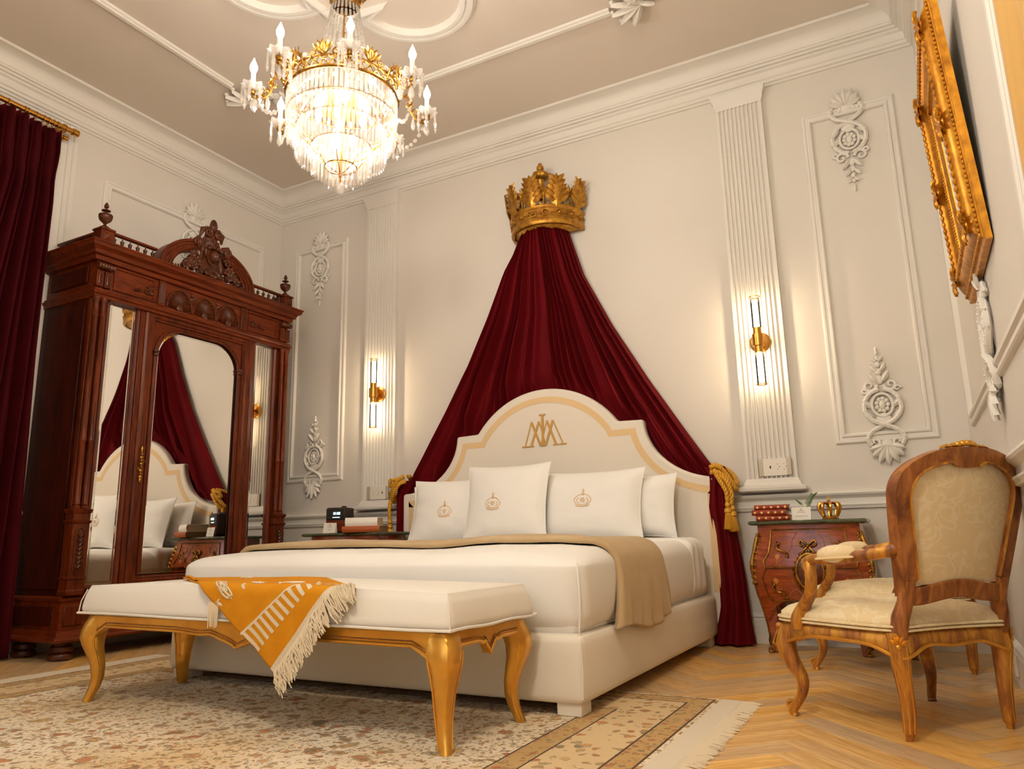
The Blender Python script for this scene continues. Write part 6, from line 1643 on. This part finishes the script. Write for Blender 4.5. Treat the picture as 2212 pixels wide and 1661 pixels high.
# ================================================================== chandelier
ch = thing('chandelier', 'crystal basket chandelier with gilt arms and lit candle bulbs hanging from the ceiling', 'chandelier', (CX, CY, ZC))
def Z(z): return z-ZC
MB().lathe([(0.0, Z(3.5695)), (0.085, Z(3.5695)), (0.09, Z(3.555)), (0.07, Z(3.535)), (0.03, Z(3.52)), (0.012, Z(3.50)), (0.0, Z(3.50))], 24).build('ceiling_canopy', 'brass', ch)
mb = MB()
for k in range(9):      # chain
    z = Z(3.495-0.028*k); rot = k % 2
    mb.tube([((0.010*cos(a) if rot else 0.0), (0.0 if rot else 0.010*cos(a)), z-0.010+0.018*sin(a)) for a in [2*PI*i/12 for i in range(12)]], 0.0028, 5, closed=True)
mb.build('chain', 'brass', ch)
MB().tube([(0, 0, Z(3.26)), (0, 0, Z(2.24))], 0.008, 8).build('stem', 'brass', ch)
# crown at the top
mb = MB().lathe([(0.012, Z(3.265)), (0.05, Z(3.235)), (0.075, Z(3.20)), (0.078, Z(3.185)), (0.066, Z(3.165)), (0.062, Z(3.145)), (0.066, Z(3.138)), (0.060, Z(3.132))], 28, cap=False)
for k in range(12):
    a = 2*PI*k/12; mb.leaf((0.07*cos(a), 0.07*sin(a), Z(3.185)), (0.098*cos(a), 0.098*sin(a), Z(3.225)), (cos(a), sin(a), 0), 0.018, 0.008, 0.008)
    mb.ball((0.076*cos(a+0.26), 0.076*sin(a+0.26), Z(3.175)), 0.009, 7, 5)
mb.build('top_crown', 'ormolu', ch, smooth=50)
# bead strands from the crown to the ring
def strand_r(z): return interp([(2.60, 0.225), (2.66, 0.185), (2.74, 0.135), (2.82, 0.112), (2.92, 0.098), (3.02, 0.082), (3.135, 0.064)], z)
BEAD = MB(); zz = 0.0
BEAD.loops([[(r*cos(a), 0.6*r*sin(a), z) for a in [2*PI*i/6 for i in range(6)]] for z, r in ((-0.024, 0.002), (-0.018, 0.0065), (0.018, 0.0065), (0.024, 0.002))])
BEADM = BEAD.mesh('strand_bead', 0); BEADM.materials.append(MATS['crystal'])
NS = 24
for k in range(NS):
    a = 2*PI*k/NS; mb = MB(); z = 3.125
    while z > 2.63:
        r = strand_r(z); r2 = strand_r(z-0.05); p = Vector((r*cos(a), r*sin(a), Z(z))); q = Vector((r2*cos(a), r2*sin(a), Z(z-0.048)))
        d = (q-p); M = Matrix.Translation((p+q)/2) @ d.to_track_quat('Z', 'Y').to_matrix().to_4x4()
        mb.add([M @ Vector(v) for v in BEAD.v], BEAD.f); z -= 0.052
    mb.build('bead_strand', 'crystal_drop', ch, smooth=0)
# gilt ring band with pierced scrolls and glass balls
RB = 0.258
mb = MB()
for zr, rr in ((2.690, 0.0055), (2.640, 0.006)): mb.tube([(RB*cos(a), RB*sin(a), Z(zr)) for a in [2*PI*i/64 for i in range(64)]], rr, 6, closed=True)
for k in range(40):
    a0 = 2*PI*k/40; a1 = a0+2*PI/40
    for u, v in ((2.645, 2.686), (2.686, 2.645)): mb.tube([(RB*cos(a0), RB*sin(a0), Z(u)), ((RB+0.006)*cos((a0+a1)/2), (RB+0.006)*sin((a0+a1)/2), Z((u+v)/2)), (RB*cos(a1), RB*sin(a1), Z(v))], 0.0034, 5)
    mb.ball(((RB+0.006)*cos((a0+a1)/2), (RB+0.006)*sin((a0+a1)/2), Z(2.665)), 0.007, 6, 5)
mb.build('ring_band', 'ormolu', ch, smooth=50)
for k in range(8):
    mb = MB(); a = 2*PI*k/8+PI/8; nr = Vector((cos(a), sin(a), 0)); tg = Vector((-sin(a), cos(a), 0)); c = nr*RB+Vector((0, 0, Z(2.69)))
    for q in (-50, -25, 0, 25, 50):
        t_ = math.radians(q); mb.leaf(c, c+tg*(0.06*sin(t_))+Vector((0, 0, 0.065*cos(t_)))+nr*0.02, nr, 0.012, 0.006, 0.006)
    for s in (-1, 1): mb.scroll(c+tg*(s*0.055)+Vector((0, 0, 0.012)), 0.018, 1.2, PI/2, s, 0.005, tg, (0, 0, 1))
    mb.build('ring_palmette', 'ormolu', ch, smooth=60)
GB = MB().ball((0, 0, 0), 0.0175, 10, 7).mesh('glass_ball', 0); GB.materials.append(MATS['crystal_drop'])
for k in range(32):
    a = 2*PI*k/32; put('glass_ball', GB, ch, loc=((RB-0.012)*cos(a), (RB-0.012)*sin(a), Z(2.712)))
# tiers of prisms
def prism_mesh(h, w):
    mb = MB(); sec = [(w*cos(a), 0.55*w*sin(a)) for a in [2*PI*i/6 for i in range(6)]]
    lv = [(0.0, 0.35), (-0.006, 1.0), (-(h-0.022), 0.92), (-(h-0.014), 1.15), (-h, 0.06)]
    mb.loops([[(x*k, y*k, z) for x, y in sec] for z, k in lv]); me = mb.mesh('prism', 0); me.materials.append(MATS['crystal']); return me
TIERS = [(0.252, 2.632, 0.125, 72, 0.0095), (0.248, 2.535, 0.120, 72, 0.0090), (0.205, 2.470, 0.150, 62, 0.0085), (0.135, 2.385, 0.130, 42, 0.0082), (0.072, 2.285, 0.085, 24, 0.0070)]
mb = MB()
for r, z, h, n, w_ in TIERS:
    me = prism_mesh(h, w_)
    for k in range(n):
        a = 2*PI*k/n; put('crystal_prism', me, ch, loc=(r*cos(a), r*sin(a), Z(z)), rot=(0, 0, a+PI/2))
    mb.tube([(r*cos(a), r*sin(a), Z(z+0.003)) for a in [2*PI*i/48 for i in range(48)]], 0.003, 5, closed=True)
    for k in range(0, n, 2):
        a = 2*PI*k/n; mb.ball((r*cos(a), r*sin(a), Z(z+0.004)), 0.005, 5, 4)
for k in range(6):
    a = PI/3*k; mb.tube([(0.252*cos(a), 0.252*sin(a), Z(2.635)), (0.248*cos(a), 0.248*sin(a), Z(2.54)), (0.205*cos(a), 0.205*sin(a), Z(2.473)), (0.135*cos(a), 0.135*sin(a), Z(2.388)), (0.072*cos(a), 0.072*sin(a), Z(2.288)), (0.0, 0.0, Z(2.25))], 0.0025, 5)
mb.build('tier_hoops', 'ormolu', ch)
MB().ball((0, 0, Z(2.185)), 0.026, 14, 9).build('bottom_ball', 'crystal_drop', ch, smooth=0)
MB().tube([(0, 0, Z(2.25)), (0, 0, Z(2.21))], 0.004, 6).build('ball_hook', 'brass', ch)
# lamps inside the basket
BULB = MB().lathe([(0.006, 0.0), (0.012, 0.006), (0.017, 0.020), (0.0165, 0.032), (0.010, 0.050), (0.004, 0.064), (0.001, 0.074)], 12).mesh('bulb', 60); BULB.materials.append(MATS['bulb_glow'])
INNER = BULB.copy(); INNER.materials.clear(); INNER.materials.append(MATS['inner_glow'])
for k in range(6):
    a = PI/3*k+0.3; o = put('inner_bulb', INNER, ch, loc=(0.12*cos(a), 0.12*sin(a), Z(2.60)), rot=(PI, 0, 0))
for k in range(3):
    a = 2*PI*k/3+0.8; put('inner_bulb', INNER, ch, loc=(0.05*cos(a), 0.05*sin(a), Z(2.46)), rot=(PI, 0, 0))
MB().lathe([(0.02, Z(2.60)), (0.135, Z(2.602)), (0.135, Z(2.612)), (0.02, Z(2.614))], 20).build('lamp_plate', 'brass', ch)
# eight arms
RA, ZB_ = 0.40, 2.695
def petal_dish(n=8):
    rings = []
    for r, z in ((0.010, 0.0), (0.022, -0.001), (0.040, 0.008), (0.050, 0.024)):
        rings.append([((r*(1+0.10*cos(n*a)*(r/0.05)))*cos(a), (r*(1+0.10*cos(n*a)*(r/0.05)))*sin(a), z+0.004*cos(n*a)*(r/0.05)) for a in [2*PI*i/32 for i in range(32)]])
    inner = [[(x*0.96, y*0.96, z+0.0025) for x, y, z in r] for r in reversed(rings)]
    return MB().loops(rings+inner, cap=False).mesh('drip_dish', 50)
DISH = petal_dish(); DISH.materials.append(MATS['crystal_drop'])
CAND = MB().lathe([(0.010, 0.0), (0.011, 0.002), (0.011, 0.088), (0.008, 0.090), (0.0, 0.090)], 14).mesh('candle', 40); CAND.materials.append(MATS['candle_white'])
CUP = MB().lathe([(0.004, -0.022), (0.013, -0.018), (0.015, -0.008), (0.011, -0.002), (0.012, 0.002)], 14).mesh('cup', 50); CUP.materials.append(MATS['ormolu'])
ARM = MB()
P = bez([(RB, 0, 2.660), (RB+0.025, 0, 2.70), (RB+0.055, 0, 2.685), (RB+0.06, 0, 2.635), (RB+0.085, 0, 2.590), (RB+0.125, 0, 2.572), (RA, 0, 2.598), (RA, 0, 2.614)], 6)
ARM.tube([(p.x, p.y, Z(p.z)) for p in P], 0.0058, 7)
ARM.scroll((RB+0.052, 0, Z(2.66)), 0.024, 1.3, PI/2, -1, 0.0048, (1, 0, 0), (0, 0, 1)); ARM.scroll((RB+0.095, 0, Z(2.618)), 0.020, 1.2, -PI/2, 1, 0.0045, (1, 0, 0), (0, 0, 1))
for k in range(10):
    p = P[4+k*4] if 4+k*4 < len(P) else P[-1]
    for s in (-1, 1): ARM.leaf((p.x, 0, Z(p.z)), (p.x+0.014, s*0.014, Z(p.z)+0.016), (0, s, 0.3), 0.006, 0.004)
ARMM = ARM.mesh('arm', 50); ARMM.materials.append(MATS['ormolu'])
def drop_mesh(h, w, th):
    lv = [(0.0, 0.15), (-h*0.12, 0.35), (-h*0.55, 0.95), (-h*0.72, 1.0), (-h*0.90, 0.6), (-h, 0.05)]
    me = MB().loops([[(w*k*cos(a), th*k*sin(a), z) for a in [2*PI*i/8 for i in range(8)]] for z, k in lv]).mesh('pear_drop', 0); me.materials.append(MATS['crystal_drop']); return me
PEAR = drop_mesh(0.075, 0.016, 0.009)
SPEAR = MB().loops([[(k*0.008*cos(a), k*0.006*sin(a), z) for a in [2*PI*i/6 for i in range(6)]] for z, k in ((0, 0.3), (-0.008, 1), (-0.066, 0.9), (-0.074, 1.3), (-0.098, 0.05))]).mesh('spear_drop', 0); SPEAR.materials.append(MATS['crystal_drop'])
SMALL = MB().ball((0, 0, 0), (0.009, 0.005, 0.013), 6, 5).mesh('chain_crystal', 0); SMALL.materials.append(MATS['crystal_drop'])
CARD_B = MB().ball((0, 0, 0), (0.0, 0, 0), 4, 3) if False else None
for k in range(8):
    a = PI/4*k; ca, sa = cos(a), sin(a)
    arm = put('arm', ARMM, ch, rot=(0, 0, a))
    put('cup', CUP, arm, loc=(RA, 0, Z(2.614))); put('drip_dish', DISH, arm, loc=(RA, 0, Z(2.614))); put('candle', CAND, arm, loc=(RA, 0, Z(2.616)))
    put('bulb', BULB, arm, loc=(RA, 0, Z(2.706)))
    for j in range(6):
        b = 2*PI*j/6+0.3; put('spear_drop', SPEAR, arm, loc=(RA+0.046*cos(b), 0.046*sin(b), Z(2.630)), rot=(0, 0, b+PI/2))
    put('pear_drop', PEAR, arm, loc=(RA-0.005, 0, Z(2.585)), rot=(0, 0, 0.6)); put('pear_drop', PEAR, arm, loc=(RB+0.075, 0, Z(2.60)), rot=(0, 0, 1.2))
    # festoon of crystals to the next arm's basket ring
    for j in range(1, 9):
        t_ = j/9; r = RA+(0.262-RA)*t_; b = t_*PI/8; z = 2.585-0.10*sin(PI*t_*0.85)-0.02*t_
        put('chain_crystal', SMALL, arm, loc=(r*cos(b), r*sin(b), Z(z)), rot=(0, 0.5 if j < 6 else -0.3, b))

# unseen fill lamp, added to brighten the room around the viewer
pl = thing('fill_lamp', 'added fill lamp, an unseen glowing globe hanging near the viewer', 'fill lamp', (-0.62, 0.30, ZC))
MB().lathe([(0.0, -0.0005), (0.06, -0.0005), (0.06, -0.012), (0.02, -0.03), (0.0, -0.03)], 20).build('ceiling_canopy', 'brass', pl)
MB().tube([(0, 0, -0.02), (0, 0, -0.60)], 0.006, 8).build('stem', 'brass', pl)
MB().lathe([(0.0, -0.59), (0.04, -0.592), (0.045, -0.62), (0.03, -0.63), (0.0, -0.63)], 16).build('holder', 'brass', pl)
MB().ball((0, 0, -0.755), 0.14, 20, 14).build('globe', 'fill_glow', pl, smooth=80)
